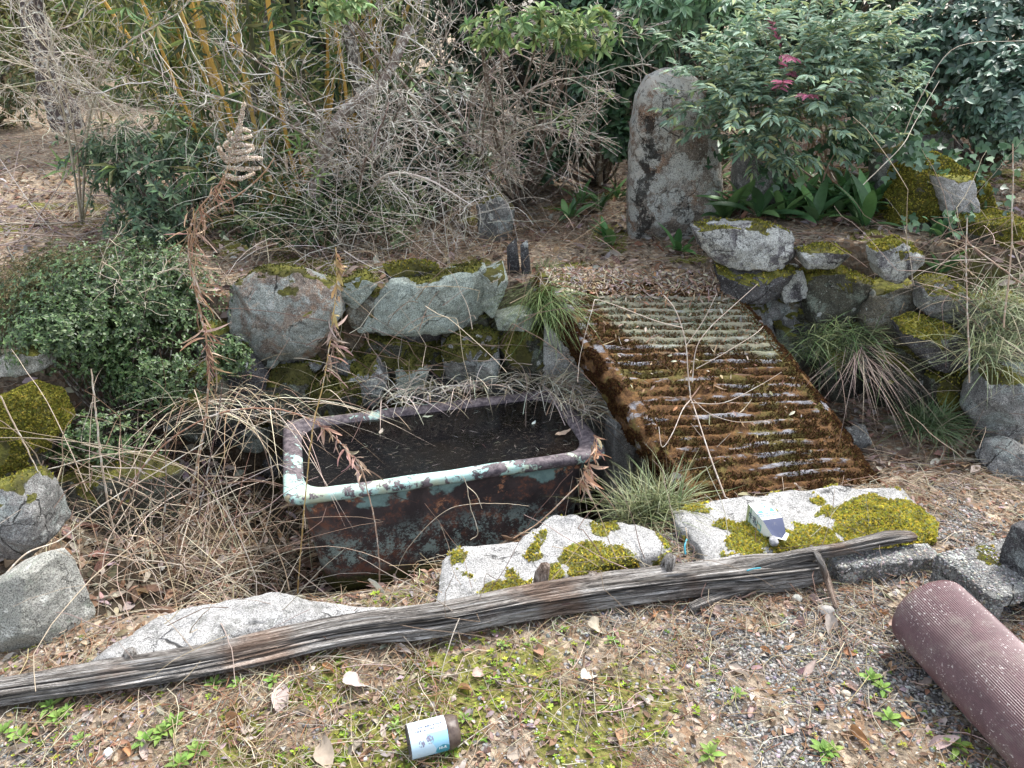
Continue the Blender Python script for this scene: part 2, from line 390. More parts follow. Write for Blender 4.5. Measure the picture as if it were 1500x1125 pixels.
# ------------------------------------------------------------ stones
def moss_tufts(acc, P, N, size=.008, cols=((.17, .17, .03), (.28, .26, .05), (.38, .34, .07), (.11, .115, .025))):
    n = len(P); k = 4
    tv = np.array([[0, 0, -.2], [.55, 0, .9], [-.45, .1, .8], [0, 0, -.2], [.05, .55, .85], [.1, -.5, 1.0], [.3, .3, 0], [-.3, .3, .1], [0, -.3, 1.2]]); tf = np.array([[0, 1, 2], [3, 4, 5], [6, 7, 8]])
    d = nrm(N + rng.normal(0, .35, (n, 3)) + [0, 0, .4]); t = nrm(np.cross(d, rng.normal(0, 1, (n, 3)))); M = np.stack([t, np.cross(d, t), d], 2)
    big = fbm(P * 22, 5, 2)[:, None]
    c = pick(cols, n, .2) * (.7 + .7 * big)
    acc.add(*scatter(tv, tf, P, M, U(.7, 1.5, n) * size, c))
def put_moss(o, V, F, mossv, n, size=.008, cols=None):
    P, N, fk = sample_mesh(V, F, n); mv = mossv[fk].mean(1) + (fbm(P * 30, 9, 2) - .5) * .5
    k = mv > .45
    if k.sum() < 8: return
    a = Acc(); moss_tufts(a, P[k], N[k], size, *([cols] if cols else [])); a.obj('moss', M_MOSS, o)
def star_rock(name, pts, mat, label, Yd=None, T=.14, moss=.3, res=(110, 26), rough=.10, cuts=5, seed=0, tilt=.0, group=None, cat='stone', mossn=0, cutlist=None, ex=.45, wob=.05, mfun=None, msize=.008, mcols=None, stainf=None):
    """stone whose face has the pixel outline pts at distance Yd; real thickness T"""
    pts = np.array(pts, float)
    if Yd is None:
        b = pts[np.argmax(pts[:, 1])]; Yd = hit(pts[:, 0].mean(), b[1])[1]
    W = np.array([PY(a, b, Yd) for a, b in pts]); c = (W.max(0) + W.min(0)) / 2
    q = W[:, [0, 2]] - c[[0, 2]]; th = np.arctan2(q[:, 1], q[:, 0]); rr = np.hypot(q[:, 0], q[:, 1])
    nA, nR = res; A = np.linspace(-math.pi, math.pi, nA, endpoint=False)
    # ray / polygon intersection
    Rad = np.zeros(nA); n = len(q)
    for k, a in enumerate(A):
        d = np.array([math.cos(a), math.sin(a)]); best = 0
        for j in range(n):
            p0, p1 = q[j], q[(j + 1) % n]; e = p1 - p0; den = d[0] * e[1] - d[1] * e[0]
            if abs(den) < 1e-9: continue
            t = (p0[0] * e[1] - p0[1] * e[0]) / den; s_ = (p0[0] * d[1] - p0[1] * d[0]) / den
            if t > 0 and -1e-6 <= s_ <= 1 + 1e-6: best = max(best, t)
        Rad[k] = best
    Rad[Rad == 0] = Rad[Rad > 0].mean()
    size = Rad.mean(); rs = np.random.default_rng(seed + 100)
    ph = np.linspace(math.pi / 2, -math.pi / 2, nR + 1)[1:-1]          # front .. back
    cr = np.sign(np.cos(ph)) * np.abs(np.cos(ph)) ** ex; sr = np.sign(np.sin(ph)) * np.abs(np.sin(ph)) ** .8
    u = cr[:, None] * Rad[None] * np.cos(A)[None]; v = cr[:, None] * Rad[None] * np.sin(A)[None]
    dep = -sr[:, None] * T * np.ones_like(u)
    V = np.stack([u.ravel(), dep.ravel(), v.ravel()], 1)
    V = np.vstack([V, [0, -T, 0], [0, T, 0]]); D = nrm(V)
    cl = list(cutlist or [])
    for k in range(cuts):
        nv = rs.normal(0, 1, 3) * [.62, 1, .62]; nv[1] = -abs(nv[1]) * .8 - .55; nv[2] += .12; cl.append((nrm(nv), rs.uniform(.66, .93)))
    for nv, off in cl:
        nv = nrm(nv); sup = (V @ nv).max() * off; p = V @ nv; k = p > sup
        V[k] -= nv[None] * (p[k] - sup)[:, None] * .93
    S = V / size * 1.0
    rd = lambda q, k_: 1 - np.abs(2 * fbm(q, k_, 3) - 1) * 1.6
    disp = (fbm(S * 1.5 + seed, seed, 4) - .5) * size * rough * 1.6 + (rd(S * 2.6 + seed, seed + 3) - .6) * size * rough * .55 + (rd(S * 8 + seed, seed + 6) - .6) * size * rough * .22 + (fbm(S * 22, seed + 8, 3) - .5) * size * rough * .25
    V = V + D * disp[:, None]
    V[:, 1] += V[:, 2] * tilt
    i = np.arange(nR - 2)[:, None] * nA; k = np.arange(nA)[None]; k2 = (k + 1) % nA
    F4 = np.stack([i + k, i + nA + k, i + nA + k2, i + k2], 2).reshape(-1, 4)
    e0, e1 = len(V) - 2, len(V) - 1; kk = np.arange(nA)
    F3 = np.concatenate([np.stack([kk, (kk + 1) % nA, np.full(nA, e0)], 1), np.stack([(kk + 1) % nA + nA * (nR - 2), kk + nA * (nR - 2), np.full(nA, e1)], 1)])
    Wv = V + [c[0], Yd + T * .75, c[2]]
    # normals for the moss mask
    N = np.zeros_like(V); f = F4; fn = np.cross(V[f[:, 2]] - V[f[:, 0]], V[f[:, 3]] - V[f[:, 1]])
    if (fn * (V[f].mean(1))).sum() < 0: F4 = F4[:, ::-1]; F3 = F3[:, ::-1]; fn = -fn
    for j in range(4): np.add.at(N, F4[:, j], fn)
    N = nrm(N)
    mo = ss(.15, .75, N[:, 2] + (V[:, 2] / size) * .35 + (fbm(Wv * 11, seed + 5, 4) - .5) * 1.9 + (moss - .5) * 1.6) if mfun is None else mfun(Wv, N)
    if moss <= 0 and mfun is None: mo = mo * 0
    base = np.array([c[0], Yd + T * .75, Wv[:, 2].min()])
    st_ = stainf(Wv) if stainf else np.zeros((len(mo), 2))
    o = obj(name, Wv, [F4, F3], mat, None, base, mask=np.stack([mo, st_[:, 0], st_[:, 1]], 1))
    props(o, label, cat, group)
    if mossn: put_moss(o, Wv, F4, mo, mossn, msize, mcols)
    return o
def star_slab(name, pts, mat, label, ztop=0.03, thick=.1, seed=0, mossf=None, mossn=0, slope=(0, 0), rough=1., res=(140, 26), cat='stone', rim=.012, group=None, jag=.05, dome=0.):
    W = np.array([PZ(a, b, ztop)[:2] for a, b in pts]); c = (W.max(0) + W.min(0)) / 2; q = W - c
    nA, nR = res; A = np.linspace(-math.pi, math.pi, nA, endpoint=False); Rad = np.zeros(nA); n = len(q)
    for k, a in enumerate(A):
        d = np.array([math.cos(a), math.sin(a)]); best = 0
        for j in range(n):
            p0, p1 = q[j], q[(j + 1) % n]; e = p1 - p0; den = d[0] * e[1] - d[1] * e[0]
            if abs(den) < 1e-9: continue
            t = (p0[0] * e[1] - p0[1] * e[0]) / den; s_ = (p0[0] * d[1] - p0[1] * d[0]) / den
            if t > 0 and -1e-6 <= s_ <= 1 + 1e-6: best = max(best, t)
        Rad[k] = best
    jj = fbm(np.stack([np.cos(A) * Rad * 14, np.sin(A) * Rad * 14, A * 0 + seed], 1), seed, 4) - .5
    Rad = Rad * (1 + 0 * jj) + jj * jag
    t = np.linspace(0, 1, nR)[1:] ** .8; rings = [(k, 0) for k in t] + [(1.004, -.35), (1.0, -.7), (.97, -1), (.92, -1.3)]
    V = [[0, 0, 0]]
    for s_, z in rings:
        for k in range(nA):
            x, y = s_ * Rad[k] * math.cos(A[k]), s_ * Rad[k] * math.sin(A[k])
            zz = z * thick
            if z == 0: zz = -rim * ss(.9, 1, s_) + dome * (1 - s_ ** 2)
            V.append([x, y, float(zz)])
    V = np.array(V); P = V * 1.0; P[:, :2] += c
    V[:, 2] += ((fbm(P * 5 + seed, seed, 4) - .5) * .05 + (fbm(P * 30, seed + 2, 3) - .5) * .012) * rough
    sd = np.linalg.norm(V[:, :2], axis=1) > 1e-6; low = V[:, 2] < -.02
    V[low, :2] += ((fbm(P[low] * 18, seed + 4, 3) - .5) * .02)[:, None]
    V[:, 2] += V[:, 0] * slope[0] + V[:, 1] * slope[1]
    Wv = V + [c[0], c[1], ztop]
    m = len(rings); F3 = np.array([[0, 1 + k, 1 + (k + 1) % nA] for k in range(nA)])
    i = 1 + np.arange(m - 1)[:, None] * nA; k = np.arange(nA)[None]; F4 = np.stack([i + k, i + nA + k, i + nA + (k + 1) % nA, i + (k + 1) % nA], 2).reshape(-1, 4)
    mo = mossf(Wv) if mossf else np.zeros(len(Wv))
    o = obj(name, Wv, [F4, F3], mat, None, np.array([c[0], c[1], ztop - thick]), mask=np.stack([mo, mo * 0, mo * 0], 1)); props(o, label, cat, group)
    if mossn: put_moss(o, Wv, F4, mo, mossn * 3, .0055, ((.48, .44, .07), (.60, .53, .10), (.70, .60, .12), (.34, .33, .07), (.40, .42, .2)))
    return o
def pxmoss(spots, seed=0):
    """moss where the stone carries it: soft discs (world x, y, radius) broken by noise"""
    S = [(*PZ(a, b, .03)[:2], r) for a, b, r in spots]
    def f(P):
        v = np.zeros(len(P))
        for x, y, r in S: v = np.maximum(v, 1 - np.hypot(P[:, 0] - x, P[:, 1] - y) / r)
        return ss(0.1, .35, v + (fbm(P * 13, seed, 4) - .5) * 1.7) * (v > -.3)
    return f

DULL = ((.07, .08, .02), (.12, .125, .03), (.18, .17, .045), (.05, .05, .02))
WALL = [
 ('pink', [(322,430),(372,406),(432,410),(484,430),(494,470),(470,505),(440,548),(395,548),(345,522),(322,470)], 2.93, .16, .12, 500, 'broad pinkish brown stone with pale lichen in the wall left of the bathtub'),
 ('green', [(524,482),(533,455),(575,418),(640,408),(708,394),(716,425),(704,482),(640,494),(560,494)], 3.02, .12, .12, 1200, 'largest pale green stone in the wall above the bathtub with moss on its left end'),
 ('grey', [(652,566),(646,520),(665,500),(700,491),(728,505),(732,540),(724,570),(690,576)], 2.98, .12, .45, 1200, 'chunky grey stone with a moss cap right behind the back rim of the bathtub'),
 ('green', [(722,470),(760,460),(794,468),(780,487),(730,488)], 3.05, .10, .0, 0, 'thin flat greenish stone between the big pale stone and the ramp'),
 ('grey', [(506,545),(545,528),(566,560),(548,602),(512,596)], 2.96, .09, .3, 300, 'small bluish grey stone low behind the left back of the bathtub'),
 ('green', [(575,540),(602,526),(628,545),(620,580),(582,582)], 2.99, .08, .45, 300, 'small rounded green stone left of the moss capped one'),
 ('mossy', [(436,585),(470,562),(520,570),(528,604),(480,622),(440,612)], 2.9, .09, .85, 1200, 'low stone fully covered in moss at the back left corner of the bathtub'),
 ('green', [(706,402),(736,388),(744,420),(722,470),(704,460)], 3.06, .08, .1, 0, 'narrow upright grey green stone wedged at the right end of the big pale stone'),
 ('green', [(496,418),(530,402),(550,425),(520,455),(498,445)], 3.05, .08, .3, 100, 'small pale green stone between the pinkish stone and the big pale stone'),
 ('mossy', [(732,492),(800,492),(822,560),(800,600),(735,585)], 3.07, .1, .6, 600, 'dark mossy stone below the thin flat one beside the ramp'),
 ('mossy', [(520,500),(640,498),(650,540),(600,560),(525,545)], 3.08, .1, .7, 900, 'long low mossy stone directly under the big pale green stone'),
 ('mossy', [(385,548),(440,545),(470,590),(430,640),(380,620)], 2.9, .1, .3, 300, 'dull brown stone under the pinkish stone left of the bathtub'),
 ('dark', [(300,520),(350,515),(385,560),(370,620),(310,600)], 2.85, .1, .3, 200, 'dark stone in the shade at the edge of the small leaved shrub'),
 ('spotted', [(1022,344),(1060,335),(1130,337),(1170,350),(1174,385),(1150,398),(1060,396),(1035,372)], 2.98, .16, .1, 500, 'stone blotched with white lichen at the top of the right wall'),
 ('dark', [(1055,398),(1120,396),(1172,404),(1176,440),(1110,448),(1064,444)], 2.97, .14, .35, 700, 'black flat stone under the white blotched one with moss on its right shoulder'),
 ('spotted', [(1176,372),(1230,366),(1254,378),(1228,396),(1183,396)], 2.95, .10, .25, 300, 'thin stone with a white edge under bright moss right of the white blotched stone'),
 ('spotted', [(1288,372),(1330,358),(1362,378),(1360,402),(1337,424),(1300,414),(1288,392)], 2.82, .11, .3, 900, 'dark angular stone with white patches and a bright moss cap in the right wall'),
 ('mossy', [(1184,412),(1240,398),(1292,425),(1304,470),(1240,486),(1188,476)], 2.98, .14, .4, 900, 'broad blackish stone with brown moss in the middle of the right wall'),
 ('tan', [(1286,430),(1345,418),(1362,450),(1334,500),(1285,508),(1266,470)], 2.92, .13, .1, 100, 'tan stone with yellowish patches below the white patched stone'),
 ('dark', [(1333,492),(1362,480),(1400,488),(1442,520),(1444,552),(1418,560),(1370,542),(1335,512)], 2.68, .14, .4, 1600, 'angular dark overhanging stone with bright moss on top at the right'),
 ('mossy', [(1292,505),(1340,515),(1402,560),(1432,605),(1362,648),(1296,606)], 2.84, .14, .3, 400, 'mossy grey stone low in the wall under the overhanging stone'),
 ('grey', [(1462,542),(1500,555),(1545,600),(1540,700),(1480,700),(1430,615)], 2.55, .13, .12, 200, 'big grey slab leaning at the right end of the wall'),
 ('grey', [(1083,450),(1132,446),(1138,500),(1130,545),(1095,520)], 3.04, .10, .15, 100, 'pale upright stone just behind the right edge of the ramp'),
 ('mossy', [(1138,452),(1190,448),(1200,500),(1190,560),(1140,545)], 3.05, .1, .5, 400, 'dark mossy stone between the pale upright stone and the grass tuft'),
 ('mossy', [(1200,490),(1280,488),(1292,560),(1270,620),(1205,600)], 3.02, .1, .4, 400, 'dark stone hidden behind the hanging grass tuft on the wall'),
 ('grey', [(1245,636),(1272,630),(1280,655),(1250,664)], None, .05, 0, 0, 'small pale stone on the leaves at the foot of the right wall'),
 ('grey', [(1362,425),(1400,415),(1432,440),(1428,475),(1385,482),(1360,462)], 2.78, .12, .3, 300, 'pale grey stone between the white patched stone and the overhanging stone'),
 ('tan', [(1300,452),(1336,455),(1340,490),(1322,520),(1296,500)], 2.9, .12, .15, 100, 'small yellowish stone left of the overhanging stone'),
 ('grey', [(1438,455),(1500,440),(1550,470),(1540,530),(1450,535)], 2.72, .13, .3, 400, 'lichened grey stone above the big leaning slab'),
 ('spotted', [(1140,404),(1180,400),(1190,440),(1150,446)], 2.99, .12, .1, 100, 'small white flecked stone filling the gap right of the black flat stone'),
 ('mossy', [(1372,560),(1430,560),(1440,640),(1420,690),(1370,670)], 2.72, .1, .5, 500, 'green tinged stone beside the big leaning slab'),
]
for k, (mt, pts, yd, T, ms, mn, lab) in enumerate(WALL):
    star_rock('wall_stone', pts, RK[mt], lab, yd and yd + .01, T * .8, ms * .9, seed=k * 7 + 3, cuts=8, rough=.14, ex=.25, mossn=mn * 3, msize=.006, mcols=(DULL if k < 13 else None), group='stones of the dry stone retaining wall')
for k in range(100):
    if k < 46: px_ = U(300, 850); py_ = U(430, 620) if px_ > 420 else U(500, 680); yd = np.interp((px_ - 750) / F_PX * 3.2, XB, YB) - .01
    else: px_ = U(1130, 1500); py_ = U(420, 620) + (px_ - 1130) * .15; yd = np.interp((px_ - 750) / F_PX * 3.1, XB, YB) - .01
    s_ = U(18, 40); an = np.sort(U(0, 6.283, 7)); q_ = [(px_ + s_ * U(.9, 1.4) * math.cos(t), py_ + s_ * .75 * math.sin(t)) for t in np.arange(7) * .9]
    star_rock('filler_stone', q_, RK[['mossy', 'dark', 'mossy', 'grey', 'tan', 'green'][k % 6]], 'small dull stone wedged into the gaps of the retaining wall', float(yd), .07, .35, seed=900 + k, cuts=7, rough=.16, ex=.28, res=(48, 12), group='small stones wedged into the retaining wall', mossn=350, msize=.006, mcols=DULL)
UP = [
 ('grey', [(1083,232),(1120,212),(1166,222),(1168,282),(1130,304),(1083,292)], None, .12, .1, 100, 'grey stone under the reddish leaved bush right of the standing stone'),
 ('grey', [(1276,160),(1292,138),(1302,146),(1300,196),(1274,194)], 4.3, .1, .0, 0, 'tall pale stone among ivy behind the bamboo leaved bush'),
 ('grey', [(1346,190),(1395,178),(1404,222),(1380,238),(1346,224)], 3.9, .12, .15, 200, 'flat topped pale stone in front of the dark evergreen'),
 ('grey', [(1290,225),(1332,212),(1346,275),(1312,300),(1284,275)], 3.55, .09, .1, 0, 'narrow upright grey stone with a pale green face beside the ivy'),
 ('light', [(1378,262),(1430,262),(1442,304),(1392,304)], 3.2, .08, .2, 200, 'small whitish stone half buried in the moss mound'),
 ('mossy', [(1340,255),(1400,233),(1452,268),(1476,322),(1400,338),(1312,330)], 3.3, .18, .95, 5000, 'bright green moss covered mound at the upper right'),
 ('mossy', [(1418,330),(1500,322),(1560,350),(1560,400),(1440,402)], 3.05, .15, .8, 2500, 'mossy stone below the moss mound at the right edge'),
 ('grey', [(696,304),(730,286),(754,308),(748,348),(704,356)], None, .1, .1, 100, 'rough grey stone under the bare twigs beside the path'),
 ('dark', [(742,364),(757,350),(762,396),(745,402)], None, .03, .0, 0, 'left of two small slate splinters standing by the path'),
 ('dark', [(762,362),(773,354),(779,400),(765,402)], None, .03, .0, 0, 'right of two small slate splinters standing by the path'),
 ('boulder', [(-20,536),(30,517),(58,521),(64,545),(20,556),(-20,556)], 2.6, .1, .1, 0, 'pale rounded stone at the left edge below the heather shrub'),
 ('mossy', [(-60,622),(0,598),(45,612),(66,650),(52,694),(0,712),(-60,705)], 2.32, .16, .98, 6000, 'mound stone thick with yellow green moss at the left edge'),
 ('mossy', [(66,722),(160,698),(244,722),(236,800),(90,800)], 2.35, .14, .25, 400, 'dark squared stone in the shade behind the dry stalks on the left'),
 ('mossy', [(560,392),(600,384),(640,392),(636,412),(575,418)], 3.12, .05, .8, 300, 'moss covered hump behind the big pale green stone'),
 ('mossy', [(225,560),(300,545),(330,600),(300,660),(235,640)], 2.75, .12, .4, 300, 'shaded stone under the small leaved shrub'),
 ('grey', [(0,725),(18,720),(45,745),(66,802),(40,826),(-40,826),(-40,740)], 1.92, .12, .12, 300, 'grey stone with thin moss behind the big pale boulder'),
 ('grey', [(1462,702),(1480,680),(1512,672),(1548,690),(1545,722),(1480,726)], 2.3, .12, .0, 0, 'smooth round grey stone above the concrete block at the right edge'),
 ('mossy', [(850,405),(900,398),(1010,395),(1040,410),(1020,428),(870,425)], 3.15, .1, .0, 0, None),
]
for k, (mt, pts, yd, T, ms, mn, lab) in enumerate(UP):
    if lab is None: continue
    pts = [(x, y + (12 if y > np.mean([q[1] for q in pts]) and max(q[1] for q in pts) < 420 else 0)) for x, y in pts]; yd = yd or hit(np.mean([q[0] for q in pts]), max(q[1] for q in pts) - 12)[1]
    star_rock('stone', pts, RK[mt], lab, yd, T, ms, seed=k * 5 + 301, cuts=5, rough=.12, mossn=mn * 3, msize=.006)
# the big pale boulder: ridge between a bright left face and a green right one
star_rock('boulder', [(-50,895),(-10,868),(18,856),(56,846),(74,862),(94,912),(112,955),(96,970),(0,966),(-60,955)], RK['boulder'],
          'big pale angular boulder with a greenish right face at the left end of the log', 1.5, .10, .0, seed=71, cuts=0,
          cutlist=[((.80, -.58, .12), .50), ((-.2, -.85, .40), .60), ((-.8, -.5, .4), .8), ((.1, -.3, .95), .86), ((.3, -.9, -.3), .8)], ex=.6, rough=.055, res=(170, 40),
          mfun=lambda P, N: .22 * ss(.2, .6, N[:, 0]) + .08 * fbm(P * 14, 3, 4))
# standing stone
def mono_stain(P):
    px = P[:, 0] / (P[:, 1] * .985) ; u = (P[:, 0] - PY(925, 200, 3.7)[0]) / (PY(1060, 200, 3.7)[0] - PY(925, 200, 3.7)[0]); z = (P[:, 2] - P[:, 2].min()) / np.ptp(P[:, 2])
    w_ = u + (fbm(P * 6, 2, 3) - .5) * .3 + (fbm(P * 22, 5, 3) - .5) * .25
    blk = .66 * ss(.20, .0, np.abs(w_ - .27)) * ss(.95, .7, z) * ss(.0, .15, z) + .45 * ss(.15, .0, np.abs(w_ - .72)) * ss(.9, .2, z) + .4 * ss(.1, 0, np.abs(w_ - .5)) * ss(.2, .6, z)
    wht = ss(.78, .95, z) * .55 + .5 * ss(.12, .0, np.abs(w_ - .12)) * ss(.3, .5, z)
    return np.stack([np.clip(blk, 0, 1), np.clip(wht, 0, 1)], 1)
o = star_rock('standing_stone', [(924,362),(924,270),(928,190),(936,145),(952,112),(978,102),(1016,104),(1034,120),(1046,165),(1056,220),(1066,300),(1064,362),(1000,372)], RK['monolith'],
          'tall rounded standing stone streaked black with orange and white lichen', 3.84, .15, .0, seed=91, cuts=3, rough=.05, ex=.38, res=(150, 34), mossn=300, stainf=mono_stain)

# granite slabs along the edge of the pit
star_slab('granite_slab', [(636,884),(640,840),(665,800),(700,798),(760,785),(800,760),(835,757),(880,766),(905,762),(960,774),(985,800),(960,812),(880,830),(800,850),(740,868),(690,900)], RK['light'],
          'white broken granite slab with yellow moss in front of the bathtub', .05, .13, 5, pxmoss([(860,835,.12),(905,830,.09),(810,845,.06),(735,868,.05),(765,864,.04)], 3), 5000, slope=(.0, .05))
star_slab('granite_slab', [(988,742),(1010,733),(1120,722),(1200,712),(1240,706),(1325,708),(1362,742),(1380,780),(1330,790),(1230,805),(1120,815),(1040,828),(1020,800)], RK['light'],
          'wide pale granite slab with moss at the foot of the ramp', .05, .11, 11, pxmoss([(1090,795,.10),(1150,802,.10),(1190,792,.10),(1260,770,.16),(1325,772,.16),(1290,757,.14),(1060,775,.04),(1215,712,.04)], 7), 12000)
star_slab('granite_slab', [(126,966),(150,945),(225,902),(300,882),(370,872),(440,878),(520,890),(600,888),(600,906),(540,918),(440,935),(330,952),(250,975),(180,990)], RK['light'],
          'long low pale granite slab behind the log on the left', .03, .1, 17, None, 0, slope=(0, .04), dome=.03)

# ------------------------------------------------------------ ribbed concrete ramp
def mat_ramp():
    m = NT('mossy_ramp_concrete'); mk = m.sep(m.attr('mask'))
    a = m.noise(9, 8, .7); b = m.noise(45, 8, .75); s_ = m.noise(14, 7, .7, vec=m.scale((.35, 1, 1)))
    br = m.mix(m.rng_(b, .35, .65), (.05, .024, .012), (.17, .09, .035))
    br = m.mix(m.math('MULTIPLY', m.rng_(a, .5, .62), .8), br, (.12, .105, .03))
    gy = m.mix(m.rng_(b, .4, .65), (.17, .165, .175), (.33, .325, .34))
    f = m.math('MULTIPLY', m.rng_(s_, .53, .60), m.rng_(mk[0], .45, .8))
    c = m.mix(f, br, gy)
    li = m.math('MULTIPLY', m.rng_(mk[1], .2, .6), m.rng_(m.math('ADD', b, m.math('MULTIPLY', mk[0], .2)), .5, .66))
    c = m.mix(m.math('MULTIPLY', li, .6), c, (.31, .33, .25))
    c = m.mix(m.rng_(mk[2], .3, .8), c, m.mix(m.rng_(b, .4, .6), (.04, .03, .02), (.2, .2, .21)))
    n = m.bump(b, .9, .015); n = m.bump(a, .5, .02, n)
    return m.out(c, .9, n, .2)
NL = np.array(PZ(1012, 728, .0)); NR = np.array(PZ(1282, 700, .0)); FL = np.array([.13, 3.12, .455]); FR = np.array([.90, 3.06, .455])
rp = root('concrete_ramp', (NL + NR) / 2, 'ribbed concrete ramp covered in rusty brown moss leading up beside the bathtub', 'ramp')
nu, nv = 110, 300; u, v = np.meshgrid(np.linspace(0, 1, nu), np.linspace(-.02, 1.06, nv))
def rampP(u, v): return (NL[None] * ((1 - u) * (1 - v))[:, None] + NR[None] * (u * (1 - v))[:, None] + FL[None] * ((1 - u) * v)[:, None] + FR[None] * (u * v)[:, None])
u, v = u.ravel(), v.ravel(); P = rampP(u, v)
sag = .03 * np.sin(np.clip(v, 0, 1) * math.pi); P[:, 2] += sag - .03 * ss(.97, 1.06, v)
rib = .5 + .5 * np.cos(v * 2 * math.pi * 24 + (fbm(P * 4, 3, 2) - .5) * 2); inn = ss(.05, .09, u) * ss(.97, .93, u)
wearn = fbm(P * 12, 7, 3)
P[:, 2] += inn * (rib ** .7 - .8) * .010 * (.1 + 1.5 * ss(.3, .65, wearn)) + (fbm(P * 45, 9, 3) - .5) * .012 + (fbm(P * 10, 19, 3) - .5) * .02
edge = ss(.02, 0, u) + ss(.98, 1, u); P[:, 2] -= edge * .012
P[:, 0] += (u < .001) * (fbm(P * 20, 2, 3) - .5) * .03
lich = .8 * ss(.50, .72, v + (fbm(P * 5, 21, 3) - .5) * .3) * ss(.99, .88, v) * ss(.1, .3, u)
mk = np.stack([np.where(inn > .5, rib, .9 * (u < .06)), lich, 0 * u], 1)
i = (np.arange(nv - 1)[:, None] * nu + np.arange(nu - 1)[None]).ravel(); Fq = np.stack([i, i + 1, i + nu + 1, i + nu], 1)
M_RAMP = mat_ramp()
obj('ribbed_surface', P, Fq, M_RAMP, rp, mask=mk)
a = Acc(); Ps, Ns, fk = sample_mesh(P, Fq, 38000); uu = u[fk[:, 0]]; rr_ = mk[fk[:, 0], 0]
k = ((fbm(Ps * [12, 25, 25], 4, 3) * .78 + .22 * (1 - rr_)) > .42) | (uu > .95)
lk = mk[fk[:, 0], 1] > .42
moss_tufts(a, Ps[k & ~lk], Ns[k & ~lk] + [0, 0, 1], .0042, ((.06, .032, .014), (.11, .06, .022), (.05, .02, .01), (.12, .105, .03)))
k2 = lk & (fbm(Ps * 22, 14, 2) * .6 + .4 * (1 - rr_) > .48); moss_tufts(a, Ps[k2], Ns[k2], .005, ((.32, .36, .27), (.40, .42, .31), (.16, .1, .04), (.10, .07, .03)))
a.obj('moss', M_MOSS, rp)
# slab sides and underside
TH = .12
def strip(us, vs, side):
    Pt = rampP(us, vs); Pt[:, 2] += .03 * np.sin(np.clip(vs, 0, 1) * math.pi) - .012; return Pt
vv = np.linspace(-.02, 1.04, 120)
for nm, uc in (('slab_edge', 0.0), ('slab_edge', 1.0)):
    top = strip(np.full(120, uc), vv, 0); rows = []
    out = nrm(np.array([-(FL - NL)[1], (FL - NL)[0], 0])) * (1 if uc == 0 else -1)
    for j, (dz, do) in enumerate([(0.006, -.02), (.004, .012), (-.03, .028), (-.075, .02), (-TH, .008), (-TH - .004, -.06)]):
        q = top + [0, 0, dz] + out * do; q += ((fbm(q * 22, 31, 3) - .5) * .028)[:, None] * out * (1 if 0 < j < 5 else 0); rows.append(q)
    V = np.concatenate(rows); i = (np.arange(5)[:, None] * 120 + np.arange(119)[None]).ravel()
    Fe = np.stack([i, i + 1, i + 121, i + 120], 1)
    if uc == 0: Fe = Fe[:, ::-1]
    mko = np.zeros((len(V), 3)); mko[:, 0] = .8; 
    oe = obj(nm, V, Fe, M_RAMP, rp, mask=mko)
    a = Acc(); Ps, Ns, fk = sample_mesh(V, Fe[:480], 15000); k = fbm(Ps * 20, 8, 2) > .44
    moss_tufts(a, Ps[k], out[None] + 0 * Ps[k], .007, ((.06, .032, .014), (.11, .06, .022), (.05, .02, .01))); a.obj('moss', M_MOSS, oe)
# underside + near lip
def boxV(c, hx, hy, hz, rz=0, sub=1):
    bm = bmesh.new(); bmesh.ops.create_cube(bm, size=2)
    if sub > 1: bmesh.ops.subdivide_edges(bm, edges=bm.edges[:], cuts=sub, use_grid_fill=True)
    V = np.array([v.co[:] for v in bm.verts]) * [hx, hy, hz]; Fc = np.array([[v.index for v in f.verts] for f in bm.faces]); bm.free()
    cs, sn = math.cos(rz), math.sin(rz); V = np.stack([V[:, 0] * cs - V[:, 1] * sn, V[:, 0] * sn + V[:, 1] * cs, V[:, 2]], 1)
    return V + np.asarray(c), Fc
us = np.array([0, 1, 0, 1.]); vs_ = np.array([-.02, -.02, 1.04, 1.04]); q = rampP(us, vs_) - [0, 0, TH]
lip = rampP(np.array([0, 1, 0, 1.]), np.array([-.02] * 4)); lip[2:, 2] -= TH
obj('slab_underside', np.concatenate([q, lip]), np.array([[0, 2, 3, 1], [4, 6, 7, 5]]), RK['concrete'], rp, mask=np.zeros((8, 3)), smooth=False)

# concrete supports under the ramp
def concrete_box(name, c, hx, hy, hz, rz, label, seed, mat='concrete', cat='concrete wall', moss=0, bev=.01, parent=None):
    V, Fc = boxV((0, 0, 0), hx, hy, hz, 0, 14)
    d = nrm(V); r_ = bev; m_ = np.array([hx, hy, hz]) - r_; cc = np.clip(V, -m_, m_); e = V - cc; V = cc + nrm(e) * np.minimum(np.linalg.norm(e, axis=1), r_)[:, None]
    V = V + (fbm(V * 14 + seed, seed, 3) - .5)[:, None] * .02 * nrm(V) + (fbm(V * 60 + seed, seed, 2) - .5)[:, None] * .006
    cs, sn = math.cos(rz), math.sin(rz); V = np.stack([V[:, 0] * cs - V[:, 1] * sn, V[:, 0] * sn + V[:, 1] * cs, V[:, 2]], 1) + np.asarray(c)
    mo = ss(.5, .7, fbm(V * 12, seed, 3) + moss - .3) if moss else np.zeros(len(V))
    if parent is not None: return obj(name, V, Fc, RK[mat], parent, mask=np.stack([mo, mo * 0, mo * 0], 1))
    o = obj(name, V, Fc, RK[mat], None, np.array([c[0], c[1], c[2] - hz]), mask=np.stack([mo, mo * 0, mo * 0], 1)); return props(o, label, cat)
concrete_box('concrete_abutment', (.44, 3.12, -.08), .30, .07, .42, R(-4), 'stained grey concrete wall carrying the top of the ramp', 3, 'cement', moss=.2)
